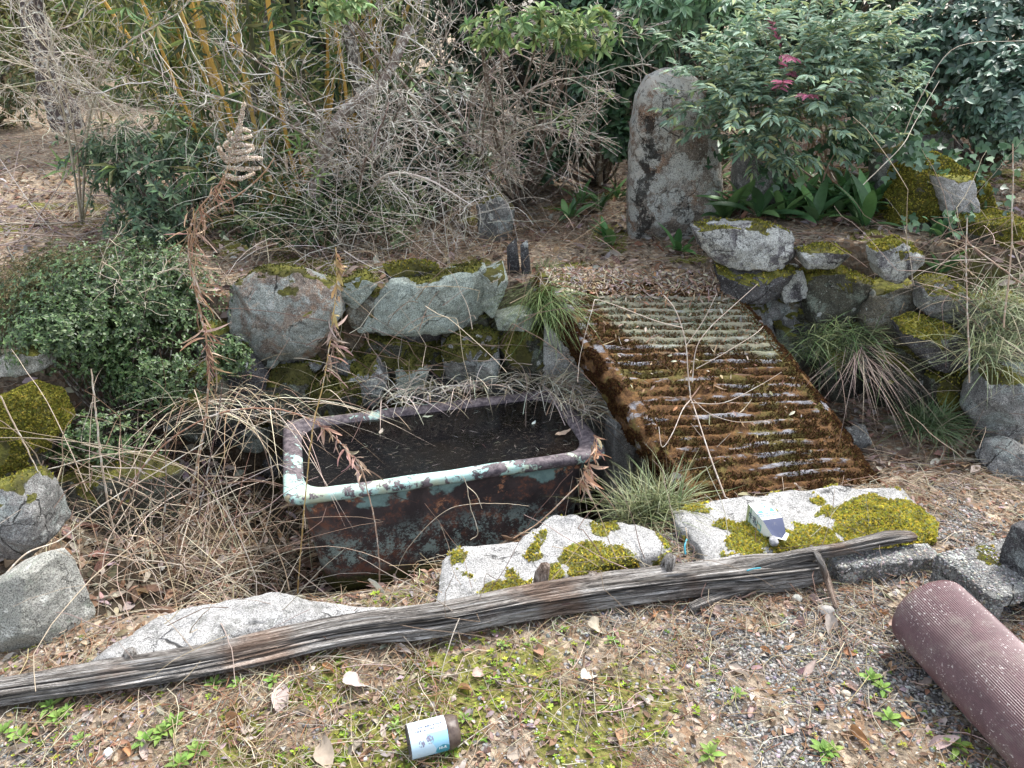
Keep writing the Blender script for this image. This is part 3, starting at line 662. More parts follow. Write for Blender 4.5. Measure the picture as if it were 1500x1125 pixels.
concrete_box('concrete_pier', (.45, 2.80, -.2), .05, .05, .36, R(20), 'narrow concrete post under the middle of the ramp', 8, 'cement')

# ------------------------------------------------------------ bathtub
c0, c1, c2, c3 = PZ(406, 738, 0), PZ(898, 658, 0), PZ(817, 570, 0), PZ(420, 612, 0)
ctr = (c0 + c1 + c2 + c3) / 4; ex_ = nrm((c1 - c0) + (c2 - c3)); ey_ = np.array([-ex_[1], ex_[0], 0])
HL = (np.linalg.norm(c1 - c0) + np.linalg.norm(c2 - c3)) / 4; HW = .5 * ((c2 - c1) @ ey_ * .5 + (c3 - c0) @ ey_ * .5)
def rrect(hx, hy, r, z, n=14):
    out = []
    for cx, cy, a0 in ((hx - r, hy - r, 0), (-hx + r, hy - r, 90), (-hx + r, -hy + r, 180), (hx - r, -hy + r, 270)):
        for k in range(n): a = R(a0 + 90 * k / (n - 1)); out.append([cx + r * math.cos(a), cy + r * math.sin(a), z])
        # straight run
        nxt = {0: (-hx + r, hy), 90: (-hx, -hy + r), 180: (hx - r, -hy), 270: (hx, hy - r)}[a0]; p = out[-1]
        for k in range(1, 24): t = k / 24; out.append([p[0] + (nxt[0] - p[0]) * t, p[1] + (nxt[1] - p[1]) * t, z])
    return np.array(out)
def loft(rings, close=False):
    V = np.concatenate(rings); n = len(rings[0]); m = len(rings); i = np.arange(m - 1)[:, None] * n; k = np.arange(n)[None]
    Fq = np.stack([i + k, i + (k + 1) % n, i + n + (k + 1) % n, i + n + k], 2).reshape(-1, 4)
    return V, Fq
def tubw(V): return ctr[None] + V[:, :1] * ex_[None] + V[:, 1:2] * ey_[None] + V[:, 2:] * np.array([[0, 0, 1.]])
def mat_tubrim():
    m = NT('worn_enamel_rim'); mk = m.sep(m.attr('mask')); a = m.noise(10, 9, .7, dist=.3); b = m.noise(48, 6, .7); g = m.noise(7, 6, .6)
    en = m.mix(m.rng_(b, .3, .7), (.34, .56, .51), (.48, .68, .63))
    en = m.mix(m.rng_(g, .46, .62, 0, .7), en, (.42, .42, .26))
    wear = m.rng_(m.math('ADD', m.math('ADD', m.math('MULTIPLY', a, .9), m.math('MULTIPLY', b, .35)), m.math('MULTIPLY', mk[0], .35)), .70, .74)
    c = m.mix(wear, en, m.mix(m.rng_(b, .4, .6), (.055, .043, .05), (.15, .125, .13)))
    c = m.mix(m.math('MULTIPLY', m.rng_(m.math('ADD', m.noise(20, 6), mk[1]), 1.05, 1.15), .8), c, (.45, .40, .24))
    n = m.bump(wear, .6, -.002 if False else .002); n = m.bump(b, .3, .003, n)
    r_ = m.rng_(wear, 0, 1, .38, .8); return m.out(c, r_, n, .45)
def mat_tubbody():
    m = NT('rusty_tub_shell'); z = m.sep(m.c)[2]; a = m.noise(6, 8, .7, dist=.5); b = m.noise(26, 8, .75); f = m.noise(110, 5, .8)
    c = m.mix(m.rng_(a, .35, .65), (.04, .034, .036), (.09, .07, .068))
    rs = m.math('MULTIPLY', m.rng_(m.math('ADD', m.math('MULTIPLY', a, .4), m.math('MULTIPLY', b, .6)), .50, .58), .9)
    c = m.mix(m.math('MULTIPLY', rs, .8), c, (.22, .095, .06))
    rb = m.math('MULTIPLY', m.rng_(m.math('ADD', m.math('MULTIPLY', m.noise(9, 5), .5), m.math('MULTIPLY', b, .5)), .565, .60), m.rng_(z, -.34, -.16))
    c = m.mix(rb, c, m.mix(m.rng_(f, .4, .6), (.34, .15, .08), (.5, .27, .16)))
    # enamel left below the rim
    en = m.math('MULTIPLY', m.rng_(m.math('ADD', m.noise(3.2, 6, .6, dist=.4), m.math('MULTIPLY', z, 1.6)), .36, .40), 1.)
    c = m.mix(en, c, m.mix(m.rng_(b, .4, .6), (.17, .28, .265), (.24, .37, .35)))
    band = m.math('MULTIPLY', m.rng_(z, -.44, -.36), m.rng_(z, -.16, -.32))
    sp = m.math('MULTIPLY', m.rng_(m.math('ADD', m.math('MULTIPLY', f, .5), m.math('MULTIPLY', m.noise(14, 7, .7), .5)), .50, .55), band)
    c = m.mix(m.math('MULTIPLY', sp, .85), c, (.36, .49, .46))
    sp2 = m.math('MULTIPLY', m.rng_(f, .60, .66), m.rng_(m.noise(5, 4), .45, .6)); c = m.mix(m.math('MULTIPLY', sp2, .6), c, (.34, .36, .34))
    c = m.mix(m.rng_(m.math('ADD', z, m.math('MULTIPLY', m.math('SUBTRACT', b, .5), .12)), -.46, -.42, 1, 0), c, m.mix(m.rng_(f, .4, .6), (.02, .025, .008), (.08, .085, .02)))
    n = m.bump(b, .4, .004); n = m.bump(f, .4, .002, n); n = m.bump(en, .5, .003, n); return m.out(c, .62, n, .4)
tub = root('bathtub', ctr + [0, 0, -.5], 'old rusty enamel bathtub with a pale aqua rim full of dark water', 'bathtub')
HB = .53
rim = [rrect(HL - .045, HW - .042, .075, -.05), rrect(HL - .012, HW - .012, .06, -.042), rrect(HL - .002, HW - .002, .055, -.03), rrect(HL, HW, .055, -.014), rrect(HL - .006, HW - .006, .055, -.002), rrect(HL - .02, HW - .018, .055, .003),
       rrect(HL - .045, HW - .036, .075, .002), rrect(HL - .062, HW - .05, .09, -.006), rrect(HL - .072, HW - .058, .095, -.02), rrect(HL - .075, HW - .06, .1, -.045)]
V, Fq = loft(rim); Vn = V + (fbm(V * 6, 3, 2) - .5)[:, None] * [[.004, .004, .008]]
lx, ly = V[:, 0] / HL, V[:, 1] / HW
wear = .14 + .40 * ss(-.2, .9, ly) + .45 * ss(.0, 1., lx) * ss(-1.2, 0, ly) + .30 * ss(-.9, .3, ly) * ss(-.8, -.95, lx) + .22 * ss(-.4, .6, lx)
yel = .7 * ss(.8, 1, ly) + .7 * ss(.9, 1, -lx) * ss(-.5, -1, ly) + .35 * ss(.9, 1., lx) * ss(-.2, .8, ly)
obj('rim', tubw(Vn), Fq, mat_tubrim(), tub, mask=np.stack([np.clip(wear, 0, 1.2), np.clip(yel, 0, 1), 0 * yel], 1))
body = [rrect(HL - .046, HW - .043, .075, -.046)] + [rrect(HL - .05 - .048 * t, HW - .047 - .045 * t, .075 + .02 * t, -.05 - (HB - .05) * t) for t in np.linspace(0, .92, 14)] + \
       [rrect(HL - .105, HW - .10, .085, -HB + .014), rrect(HL - .13, HW - .12, .08, -HB), rrect(.02, .02, .01, -HB)]
V, Fq = loft(body); V = V + (fbm(V * 5, 5, 3) - .5)[:, None] * [[.006, .012, 0]]
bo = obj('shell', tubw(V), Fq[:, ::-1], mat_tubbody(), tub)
bo.location = (0, 0, .5); bo.data.transform(__import__('mathutils').Matrix.Translation((0, 0, -.5)))
inn_ = [rrect(HL - .075, HW - .06, .1, -.044)] + [rrect(HL - .076 - .05 * t, HW - .062 - .04 * t, .1, -.045 - .38 * t) for t in np.linspace(0, 1, 6)] + [rrect(.02, .02, .01, -.44)]
V, Fq = loft(inn_); V = V
def mat_simple(name, c1, c2, s_=30, rough=.7, spec=.3):
    m = NT(name); b = m.noise(s_, 6, .7); return m.out(m.mix(m.rng_(b, .35, .65), c1, c2), rough, m.bump(b, .3, .003), spec)
obj('lining', tubw(V), Fq, mat_simple('stained_lining', (.03, .022, .015), (.14, .1, .06)), tub)
# water
def mat_water():
    m = NT('dark_water'); f = m.noise(90, 4, .7); s_ = m.noise(40, 5, .8, vec=m.scale((1, 2.2, 1)), dist=2)
    c = m.mix(m.rng_(s_, .54, .62), (.004, .004, .005), (.03, .024, .018))
    c = m.mix(m.math('MULTIPLY', m.rng_(m.noise(3, 3), .5, .65), .8), c, (.008, .006, .005))
    return m.out(c, m.rng_(s_, .48, .66, .07, .35), m.bump(s_, .05, .003), .5)
Vw = rrect(HL - .071, HW - .057, .1, -.017); k = len(Vw); Vw = np.vstack([Vw, [0, 0, -.017]])
Fw = np.array([[i_, (i_ + 1) % k, k] for i_ in range(k)])
wt = obj('bath_water', tubw(Vw), Fw, mat_water(), None, ctr + [0, 0, -.017]); props(wt, 'still dark water with floating scraps filling the bathtub', 'water')
def tubpt(a, b, z=-.015): return tubw(np.array([[a * (HL - .08), b * (HW - .065), z]]))[0]
a = Acc(); n = 1500; uu = U(-1, 1, n); vv_ = U(-1, 1, n); k = rng.random(n) < (.25 + .75 * ss(.1, .8, uu)); uu, vv_ = uu[k], vv_[k]; n = len(uu)
P = np.array([tubpt(p, q_) for p, q_ in zip(uu, vv_)]); tv, tf = straw_t(.1, .03)
M_ = frames(np.stack([np.cos(x := U(0, 6.28, n)), np.sin(x), 0 * x], 1)); a.add(*scatter(tv, tf, P - [0, 0, .001], M_, np.stack([U(.6, 1, n) * .8, 1 + 0 * x, .2 + 0 * x], 1) * (.004 + .03 * rng.random(n) ** 2.5)[:, None], pick([(.10, .08, .06), (.2, .16, .11), (.05, .04, .03), (.5, .48, .42)], n, .3)))
props(a.obj('floating_scraps', M_STRAW), 'fine dead scraps floating on the dark bath water', 'debris', kind='stuff')
for (pa, pb, L_, colr, lab, rot) in [((-.03), .86, .045, (.45, .5, .38), 'pale green leaf floating near the back rim', .3), (.76, .12, .04, (.55, .62, .58), 'whitish narrow leaf floating at the right', 1.2), (-.42, .52, .05, (.4, .36, .3), 'grey scrap leaf floating at the left', 1.5), (.93, -.38, .085, (.52, .40, .30), 'curled brown leaf caught in the front right corner of the bathtub', .7)]:
    tv, tf = curl_t(.3, .6, 3); P = tubpt(pa, pb); M_ = frames(np.array([[math.cos(rot), math.sin(rot), 0.]])); V, Fq, c_ = scatter(tv, tf, [P], M_, np.array([L_]), [colr])
    props(obj('floating_leaf', V, Fq, M_DEAD, None, P, col=c_), lab, 'leaf', 'leaves floating on the bath water')

# ------------------------------------------------------------ weathered log
def mat_wood():
    m = NT('weathered_wood'); mk = m.attr('mask'); v = m.t.nodes.new('ShaderNodeMapping'); m.l(mk, v.inputs[0]); v.inputs['Scale'].default_value = (1.2, 1, 1)
    vec = v.outputs[0]; g = m.noise(5, 10, .75, vec=vec, dist=.1); g2 = m.noise(16, 8, .75, vec=vec); lg = m.noise(2.2, 5, .6, vec=m.c)
    c = m.ramp(g, [(.35, (.02, .018, .017)), (.44, (.14, .125, .11)), (.52, (.33, .305, .275)), (.62, (.58, .56, .53))])
    c = m.mix(m.math('MULTIPLY', m.rng_(lg, .50, .62), .6), c, m.ramp(g, [(.36, (.03, .015, .008)), (.5, (.22, .12, .07)), (.66, (.52, .36, .24))]))
    c = m.mix(m.rng_(g2, .36, .5, .75, 0), c, (.015, .013, .012))
    n = m.bump(g, 1, .02); n = m.bump(g2, .7, .006, n); return m.out(c, .85, n, .2)
M_WOOD = mat_wood()
def log(name, pts, rads, label, seed=0, flat=.75, ns=300, na=130, parent=None, cat='log', zc=.35, ragged=True):
    C_ = smooth_path(np.array([PZ(a, b, z) for a, b, z in pts]), ns); rr_ = np.interp(np.linspace(0, 1, ns), np.linspace(0, 1, len(rads)), rads)
    T = nrm(np.gradient(C_, axis=0)); X_ = nrm(np.cross(T, [0, 0, 1.])); Z_ = np.cross(X_, T); al = np.arange(na) * 2 * math.pi / na
    L_ = np.concatenate([[0], np.cumsum(np.linalg.norm(np.diff(C_, axis=0), axis=1))])
    ca, sa = np.cos(al)[None], np.sin(al)[None]
    q = np.stack([np.repeat(L_[:, None], na, 1).ravel() * .9, np.tile(np.cos(al) * 3.2, (ns, 1)).ravel(), np.tile(np.sin(al) * 3.2, (ns, 1)).ravel()], 1)
    g = fbm(q * [3, 2.6, 2.6] + seed, seed, 5).reshape(ns, na); g2 = fbm(q * [1.5, .5, .5] + seed, seed + 8, 3).reshape(ns, na)
    crack = np.abs(fbm(q * [.9, 1.3, 1.3] + seed + 9, seed + 4, 3).reshape(ns, na) - .5)
    rad = rr_[:, None] * (1 + (g - .5) * .55 + (g2 - .5) * .95 - .55 * ss(.03, .0, crack))
    if ragged: # jagged ends
        e = fbm(q * [0, 2, 2] + seed, seed + 1, 2).reshape(ns, na); s_ = np.linspace(0, 1, ns)[:, None]; rad = rad * ss(0, .01, s_) * ss(1.005, .97, s_ + (e - .5) * .03)
    V = C_[:, None] + rad[..., None] * (X_[:, None] * ca[..., None] + Z_[:, None] * (sa * flat)[..., None])
    i = np.arange(ns - 1)[:, None] * na; k = np.arange(na)[None]; Fq = np.stack([i + k, i + (k + 1) % na, i + na + (k + 1) % na, i + na + k], 2).reshape(-1, 4)
    mk = np.stack([np.repeat(L_[:, None], na, 1), np.tile(np.cos(al), (ns, 1)) * .5 + .5 + rad * 0, np.tile(np.sin(al), (ns, 1)) * .5 + .5 + rad * 0], 2).reshape(-1, 3)
    mk[:, 0] = mk[:, 0] * .8; mk[:, 1:] *= 3.2
    V = V.reshape(-1, 3); base = np.array([C_[0][0], C_[0][1], V[:, 2].min()])
    o = obj(name, V, Fq, M_WOOD, parent, None if parent is not None else base, mask=mk)
    if parent is None: props(o, label, cat)
    return o
lg = log('log', [(-90, 1030, .03), (0, 1015, .03), (200, 985, .04), (330, 962, .04), (500, 925, .045), (640, 908, .05), (760, 885, .05), (880, 865, .045), (1000, 850, .05), (1110, 838, .05), (1207, 828, .04)],
    [.042, .040, .043, .043, .044, .045, .045, .048, .046, .048, .040], 'long weathered grey log lying across the front of the pit', 4)
for px_, py_, zz in ((185, 962, .05), (862, 850, .05), (792, 852, .09), (975, 838, .09)):
    c_ = PZ(px_, py_, .06); V, Fq = tube(np.array([c_ + [0, 0, zz - .10], c_ + [.004, .002, zz - .06], c_ + [.012, .004, zz - .035], c_ + [.014, .004, zz - .028]]), [.022, .02, .014, .001], 9)
    V += (fbm(V * 60, 3, 2) - .5)[:, None] * .01; obj('knot', V, Fq, M_WOOD, lg, mask=np.stack([V[:, 2] * 3, V[:, 0] * 20, V[:, 1] * 20], 1))
log('rotten_branch', [(1030, 858, .015), (1130, 822, .09), (1230, 805, .09), (1300, 790, .09), (1342, 786, .08)], [.012, .02, .02, .024, .016], 'rotten brown branch resting on the far end of the log', 15, .8, 120, 36, cat='branch')
log('rotten_branch', [(1010, 890, .02), (1085, 862, .02), (1150, 855, .02), (1205, 846, .02)], [.01, .022, .022, .012], 'split piece of rotten wood below the right end of the log', 19, .8, 120, 36, cat='branch')
log('dead_stick', [(1188, 800, .1), (1200, 818, .1), (1212, 850, .04), (1225, 892, .012)], [.006, .010, .011, .006], 'short bare stick leaning down from the end of the log', 22, .9, 60, 16, cat='stick')
log('dead_stick', [(1225, 892, .01), (1240, 940, .01), (1258, 990, .012), (1275, 1030, .01)], [.003, .0025, .002, .001], 'thin brown twig on the gravel below the short bare stick', 25, .9, 60, 8, cat='stick')
kb = concrete_box('concrete_kerb', PZ(1290, 832, .01), .16, .035, .05, R(10), 'rough gravelly concrete strip between log and concrete block', 12, 'concrete')
def pebbled(o, n, size=(.002, .006)):
    me = o.data; V = np.zeros(len(me.vertices) * 3); me.vertices.foreach_get('co', V); V = V.reshape(-1, 3) + np.array(o['_o']); Fc = np.array([list(p.vertices) for p in me.polygons])
    Ps, Ns, fk = sample_mesh(V, Fc, n); k = (Ns[:, 2] > -.2) & (fbm(Ps * 40, 5, 2) > .4); Ps, Ns = Ps[k], Ns[k]; c_ = len(Ps); q = Acc(); iv, if_ = ico(1)
    q.add(*scatter(iv, if_, Ps - Ns * .001, frames(nrm(np.cross(Ns, rng.normal(0, 1, (c_, 3)))), Ns), U(*size, c_)[:, None] * U(.6, 1.2, (c_, 3)) * [1, 1, .6], pick([(.30, .29, .27), (.2, .2, .19), (.40, .39, .36), (.28, .24, .2), (.12, .12, .12)], c_, .2))); q.obj('embedded_gravel', M_PEB, o)
pebbled(kb, 3600)
V, Fq = tube(smooth_path([PZ(1004, 812, .06), PZ(1003, 800, .075), PZ(1006, 790, .08)], 8), .0028, 7); props(obj('plastic_strip', V, Fq, mat_simple('teal_plastic', (.03, .20, .26), (.05, .28, .34), 60, .4), None, PZ(1004, 812, .05)), 'short teal plastic strip stuck upright left of the wide granite slab', 'plastic strip')
V, Fq = tube(smooth_path([PZ(1094, 836, .10), PZ(1104, 833, .103), PZ(1114, 832, .10)], 8), .0022, 7); props(obj('plastic_strip', V, Fq, bpy.data.materials['teal_plastic'], None, PZ(1104, 833, .1)), 'tiny blue plastic scrap lying on top of the log', 'plastic strip')

# ------------------------------------------------------------ concrete block
bp = PZ(1455, 878, .10); bl = PZ(1372, 812, .10); brr = PZ(1530, 830, .10)
d1 = bl - bp; d2 = brr - bp; a1 = nrm(d1); L1 = np.linalg.norm(d1); a2 = np.array([-a1[1], a1[0], 0]); a2 = a2 if a2 @ d2 > 0 else -a2; L2 = .39
blk = root('concrete_block', bp + [0, 0, -.1], 'rough hollow concrete block with pebbly top and a patch of moss', 'block')
def bx(s0, s1, t0, t1, z0, z1, seed):
    V, Fc = boxV((0, 0, 0), .5, .5, .5, 0, 16); V = (V + .5) * [s1 - s0, t1 - t0, z1 - z0] + [s0, t0, z0]
    P = bp[None] + V[:, :1] * a1 + V[:, 1:2] * a2 + (V[:, 2:] - .10) * [[0, 0, 1]]
    cc = P.mean(0); return P + nrm(P - cc) * ((fbm(P * 15, seed, 3) - .5) * .018 + (fbm(P * 60, seed, 2) - .5) * .008)[:, None], Fc
for nm, args in (('top_plate', (0, L1, 0, L2, .065, .10, 1)), ('web', (0, L1, 0, .045, -.03, .068, 2)), ('web', (0, L1, .17, .205, -.03, .068, 3)), ('web', (0, L1, L2 - .04, L2, -.03, .068, 4)), ('bottom_plate', (0.002, L1 - .002, 0.002, L2, -.06, -.028, 5)), ('web', (L1 - .035, L1 - .004, .04, L2 - .03, -.03, .068, 6))):
    V, Fc = bx(*args); mo = ss(.45, .6, 1 - np.hypot(V[:, 0] - PZ(1455, 815, .1)[0], V[:, 1] - PZ(1455, 815, .1)[1]) / .09 + (fbm(V * 20, 2, 3) - .5)) * (V[:, 2] > .08)
    ob = obj(nm, V, Fc, RK['concrete'], blk, mask=np.stack([mo, mo * 0, mo * 0], 1))
    if nm == 'top_plate': put_moss(ob, V, Fc, mo, 9000)
    if nm in ('top_plate', 'web'):
        Ps, Ns, fk = sample_mesh(V, Fc, 5200 if nm == 'top_plate' else 500); k = (fbm(Ps * 40, 5, 2) > .4); Ps, Ns = Ps[k], Ns[k]; c_ = len(Ps); q = Acc(); tv = ico(1)[0]
        q.add(*scatter(tv, ico(1)[1], Ps - Ns * .0008, frames(nrm(np.cross(Ns, rng.normal(0, 1, (c_, 3)))), Ns), U(.0015, .005, c_)[:, None] * U(.6, 1.2, (c_, 3)) * [1, 1, .6], pick([(.34, .33, .31), (.2, .2, .19), (.45, .44, .41), (.28, .24, .2), (.12, .12, .12)], c_, .2))); q.obj('embedded_gravel', M_PEB, ob)
concrete_box('concrete_lump', PZ(1515, 812, .15), .05, .06, .08, R(25), 'dark broken lump of concrete standing on the block', 9, 'dark', cat='concrete lump')

# ------------------------------------------------------------ ribbed brown roll / pipe
def mat_pipe():
    m = NT('brown_pvc'); b = m.noise(30, 6, .7); sp = m.noise(150, 3, .6); sp2 = m.noise(12, 5)
    c = m.mix(m.rng_(b, .35, .65), (.075, .034, .038), (.105, .052, .056))
    k = m.math('MULTIPLY', m.rng_(sp, .61, .645), m.rng_(sp2, .42, .56)); c = m.mix(k, c, (.5, .46, .43))
    c = m.mix(m.rng_(m.noise(5, 6, .7), .45, .75, 0, .25), c, (.36, .28, .27)); c = m.mix(m.math('MULTIPLY', m.rng_(m.noise(9, 9, .8), .50, .62), .5), c, (.17, .145, .12)); c = m.mix(m.rng_(m.noise(3, 4), .4, .7, 0, .35), c, (.20, .13, .125))
    return m.out(c, .42, m.bump(b, .1, .002), .5)
PR = .105
pe = PZ(1366, 903, PR); pz2 = PZ(1530, 1070, PR); dd = nrm((pz2 - pe) * [1, 1, 0]); pe = pe - dd * .02
pp = root('ribbed_pipe', pe - [0, 0, PR], 'brown finely ribbed plastic pipe lying at the lower right corner', 'pipe')
na = 1040; al = np.arange(na) * 2 * math.pi / na; ribw = .5 + .5 * np.cos(al * 130)
side = np.cross(dd, [0, 0, 1.]); rings = []
prof = [(-.0, PR - .02, 0), (-.002, PR - .008, 0), (.004, PR - .002, .4), (.012, PR, 1)] + [(s_, PR, 1) for s_ in np.linspace(.03, 1.3, 14)]
prof = [(.5, PR - .014, 0), (.1, PR - .014, 0), (.0, PR - .014, 0)] + prof[1:]
for s_, r0, am in prof:
    r_ = r0 - am * .0016 * ribw; rings.append(pe[None] + dd[None] * s_ + (side[None] * np.cos(al)[:, None] + np.array([[0, 0, 1.]]) * np.sin(al)[:, None]) * r_[:, None])
V, Fq = loft(rings); obj('ribbed_tube', V, Fq, mat_pipe(), pp)

# ------------------------------------------------------------ can and carton
def mat_can():
    m = NT('pale_blue_label'); c = m.attr('col'); b = m.noise(60, 4)
    return m.out(m.mix(m.rng_(b, .6, .72, 0, .25), c, (.3, .27, .22)), .55, None, .25)
M_PRINT = mat_can()
A_, B_ = PZ(598, 1087, .040), PZ(672, 1068, .040); ca = nrm(B_ - A_); cL = .112; cR = .037
can = root('can', A_ - [0, 0, .040], 'pale blue printed drink cup with a dark end lying on green sprouts', 'can')
cs_ = np.cross(ca, [0, 0, 1.]); na = 192; al = np.arange(na) * 2 * math.pi / na
def canring(s_, r_): return A_[None] + ca[None] * s_ + (cs_[None] * np.cos(al)[:, None] + np.array([[0, 0, 1.]]) * np.sin(al)[:, None]) * r_
lab_s = np.linspace(.002, .085, 90); V, Fq = loft([canring(s_, cR) for s_ in lab_s])
tt = np.repeat(lab_s / .085, na); aa = np.tile(al, len(lab_s)); white = np.array([.52, .58, .60]); blue = np.array([.24, .46, .60])
colr = np.tile(white, (len(tt), 1)); hd = (aa - math.pi * .5)            # 0 at the top, towards the viewer positive
hd = np.where(hd > math.pi, hd - 2 * math.pi, hd); vwr = -1 if cs_[1] > 0 else 1; hd = hd * vwr * -1 if False else hd
y_side = np.sign((cs_[1])) ; hd = np.arctan2(np.cos(aa) * (-y_side), np.sin(aa))
colr[(hd > .45)] = blue * .45 + white * .55
colr[(hd > .5) & (tt > .55 - .1 * np.sin(hd * 3))] = blue
rr_ = np.hypot((tt - .85) * 1.25, (hd - 1.75) / 1.6); colr[rr_ < .26] = (.05, .22, .28)
for (s_, h_, r__) in ((.3, 1.0, .085), (.52, .85, .1)):
    k = (np.hypot((tt - s_), (hd - h_) / 2.5) < r__) & (fbm(np.stack([tt * 40, hd * 18, tt * 0], 1), 3, 2) > .42); colr[k] = (.16, .16, .22)
obj('label_sleeve', V, Fq, M_PRINT, can, col=colr)
V, Fq = loft([canring(.084, cR - .0006), canring(.088, cR), canring(.095, cR), canring(.106, cR - .003), canring(.112, cR - .006), canring(cL, cR - .007), canring(cL, cR - .012), canring(cL - .004, .0005)]); V += (fbm(V * 50, 4, 2) - .5)[:, None] * .006
obj('dented_end', V, Fq, mat_simple('bare_dark_can', (.05, .035, .03), (.1, .075, .06), 60, .4), can)
V, Fq = loft([canring(.002, cR), canring(0, cR - .001), canring(-.001, cR - .003), canring(.003, cR - .005), canring(.003, .0005)]); obj('base_disc', V, Fq[:, ::-1], mat_simple('bare_dark_metal', (.06, .05, .045), (.1, .09, .08)), can)
FONT_M = {}
def text(name, s, loc, xdir, ydir, size, colr, parent, ext=.0003):
    cu = bpy.data.curves.new(name, 'FONT'); cu.body = s; cu.size = size; cu.extrude = ext; cu.align_x = 'CENTER'
    if colr not in FONT_M: mm = NT('ink'); FONT_M[colr] = mm.out(colr, .5)
    tmp = bpy.data.objects.new('tmp', cu); C.objects.link(tmp); bpy.context.view_layer.update()
    me = bpy.data.meshes.new_from_object(tmp.evaluated_get(bpy.context.evaluated_depsgraph_get())); bpy.data.objects.remove(tmp)
    me.materials.clear(); me.materials.append(FONT_M[colr]); o = bpy.data.objects.new(name, me); C.objects.link(o)
    x = nrm(xdir); y = nrm(np.asarray(ydir) - x * (np.asarray(ydir) @ x)); z = np.cross(x, y); from mathutils import Matrix
    L_ = np.asarray(loc) - np.array(parent['_o']); o.parent = parent
    o.matrix_basis = Matrix(((x[0], y[0], z[0], L_[0]), (x[1], y[1], z[1], L_[1]), (x[2], y[2], z[2], L_[2]), (0, 0, 0, 1))); return o
def bent_text(name, s, s0, hd0, size, colr, parent, vert=True):
    """text wrapped on the can: runs along the axis"""
    o = text(name, s, parent['_o'], (1, 0, 0), (0, 1, 0), size, colr, parent); o.matrix_basis.identity(); me = o.data
    co = np.zeros(len(me.vertices) * 3); me.vertices.foreach_get('co', co); co = co.reshape(-1, 3)
    sx = s0 + co[:, 0]; ang = hd0 - co[:, 1] / cR; r_ = cR + .0004 + co[:, 2]
    P = A_[None] + ca[None] * sx[:, None] + (np.sin(ang) * r_)[:, None] * (cs_ * -y_side)[None] + (np.cos(ang) * r_)[:, None] * np.array([[0, 0, 1.]])
    P -= np.array(parent['_o']); me.vertices.foreach_set('co', P.ravel().astype(np.float32)); me.update(); return o
bent_text('lettering', 'ミルク飲料  種類別 原材料名', .042, .12, .0055, (.12, .15, .22), can)
bent_text('lettering', '内容量 180ml  保存方法', .042, .33, .0055, (.12, .15, .22), can)
bent_text('lettering', 'Hi-R', .070, 1.62, .0095, (.75, .8, .8), can)
# milk carton lying on its side
k0, k1 = PZ(1096, 732, .125), PZ(1118, 757, .125); k2 = PZ(1147, 750, .125)
cd = nrm((k1 - k0)); cw = np.cross([0, 0, 1.], cd); cw = cw if cw[0] > 0 else -cw; CW, CH, CL = .066, .062, .088
O = (k1) - [0, 0, .0]; O = np.array([O[0], O[1], .05 + CH])
ct = root('milk_carton', O + cd * -CL / 2 + cw * CW / 2 - [0, 0, CH], 'crumpled white and blue drink carton standing on the mossy granite slab', 'carton')
def quad(p0, ux, uy, n=40, crumple=.0015, seed=0):
    s_, t_ = np.meshgrid(np.linspace(0, 1, n), np.linspace(0, 1, n)); s_, t_ = s_.ravel(), t_.ravel(); P = p0 + s_[:, None] * ux + t_[:, None] * uy
    N_ = nrm(np.cross(ux, uy)); P = P + N_ * ((fbm(P * 40, seed, 3) - .5) * crumple * 2 * 4 * s_ ** .3 * (1 - s_) ** .3 * (t_ * (1 - t_)) ** .4)[:, None]
    i = (np.arange(n - 1)[:, None] * n + np.arange(n - 1)[None]).ravel(); return P, np.stack([i, i + 1, i + n + 1, i + n], 1), s_, t_
B0 = O - cd * CL - [0, 0, 0]
# top printed face: s along width, t along length (far -> near)
P, Fq, s_, t_ = quad(B0, cw * CW, cd * CL, 60, .001, 1); col = np.tile([.46, .51, .52], (len(P), 1))
col[(s_ < .03) | (s_ > .97) | (t_ > .97)] = (.55, .55, .53)
for (x0, x1, y0, y1) in ((.12, .34, .48, .62), (.72, .92, .42, .60), (.55, .68, .22, .34)): col[(s_ > x0 + .05 * np.sin(t_ * 30)) & (s_ < x1) & (t_ > y0) & (t_ < y1)] = (.08, .55, .70)
obj('printed_face', P, Fq, M_PRINT, ct, col=col)
P, Fq, s_, t_ = quad(B0, cd * CL, np.array([0, 0, -CH]), 60, .001, 2); col = np.tile([.50, .56, .52], (len(P), 1))
col[s_ < .16] = (.26, .30, .14); col[(s_ > .2) & (s_ < .3)] = (.22, .34, .24); col[(s_ > .62) & (fbm(P * 60, 3, 2) > .48)] = (.12, .34, .32); col[(s_ > .68) & (fbm(P * 50, 7, 2) > .6)] = (.5, .48, .3)
obj('side_face', P, Fq, M_PRINT, ct, col=col)
P, Fq, s_, t_ = quad(B0 + cw * CW, np.array([0, 0, -CH]), cd * CL, 30, .001, 2); obj('side_face', P, Fq, M_PRINT, ct, col=np.tile([.55, .6, .58], (len(P), 1)))
P, Fq, s_, t_ = quad(B0 + [0, 0, -CH], np.array([0, 0, CH]), cw * CW, 20, .001, 2); obj('bottom_face', P, Fq[:, ::-1], M_PRINT, ct, col=np.tile([.6, .6, .56], (len(P), 1)))
g0 = O.copy(); g1 = O + cw * CW; ridge0 = O + cd * .045 - [0, 0, .028] + cw * .012; ridge1 = O + cd * .04 + cw * (CW - .008) - [0, 0, .024]; mid = (ridge0 + ridge1) / 2 + cd * .006 - [0, 0, .012] + cw * .008
def tri(name, pts, faces, c_): obj(name, np.array(pts), np.array(faces), M_PRINT, ct, col=np.tile(c_, (len(pts), 1)), smooth=False)
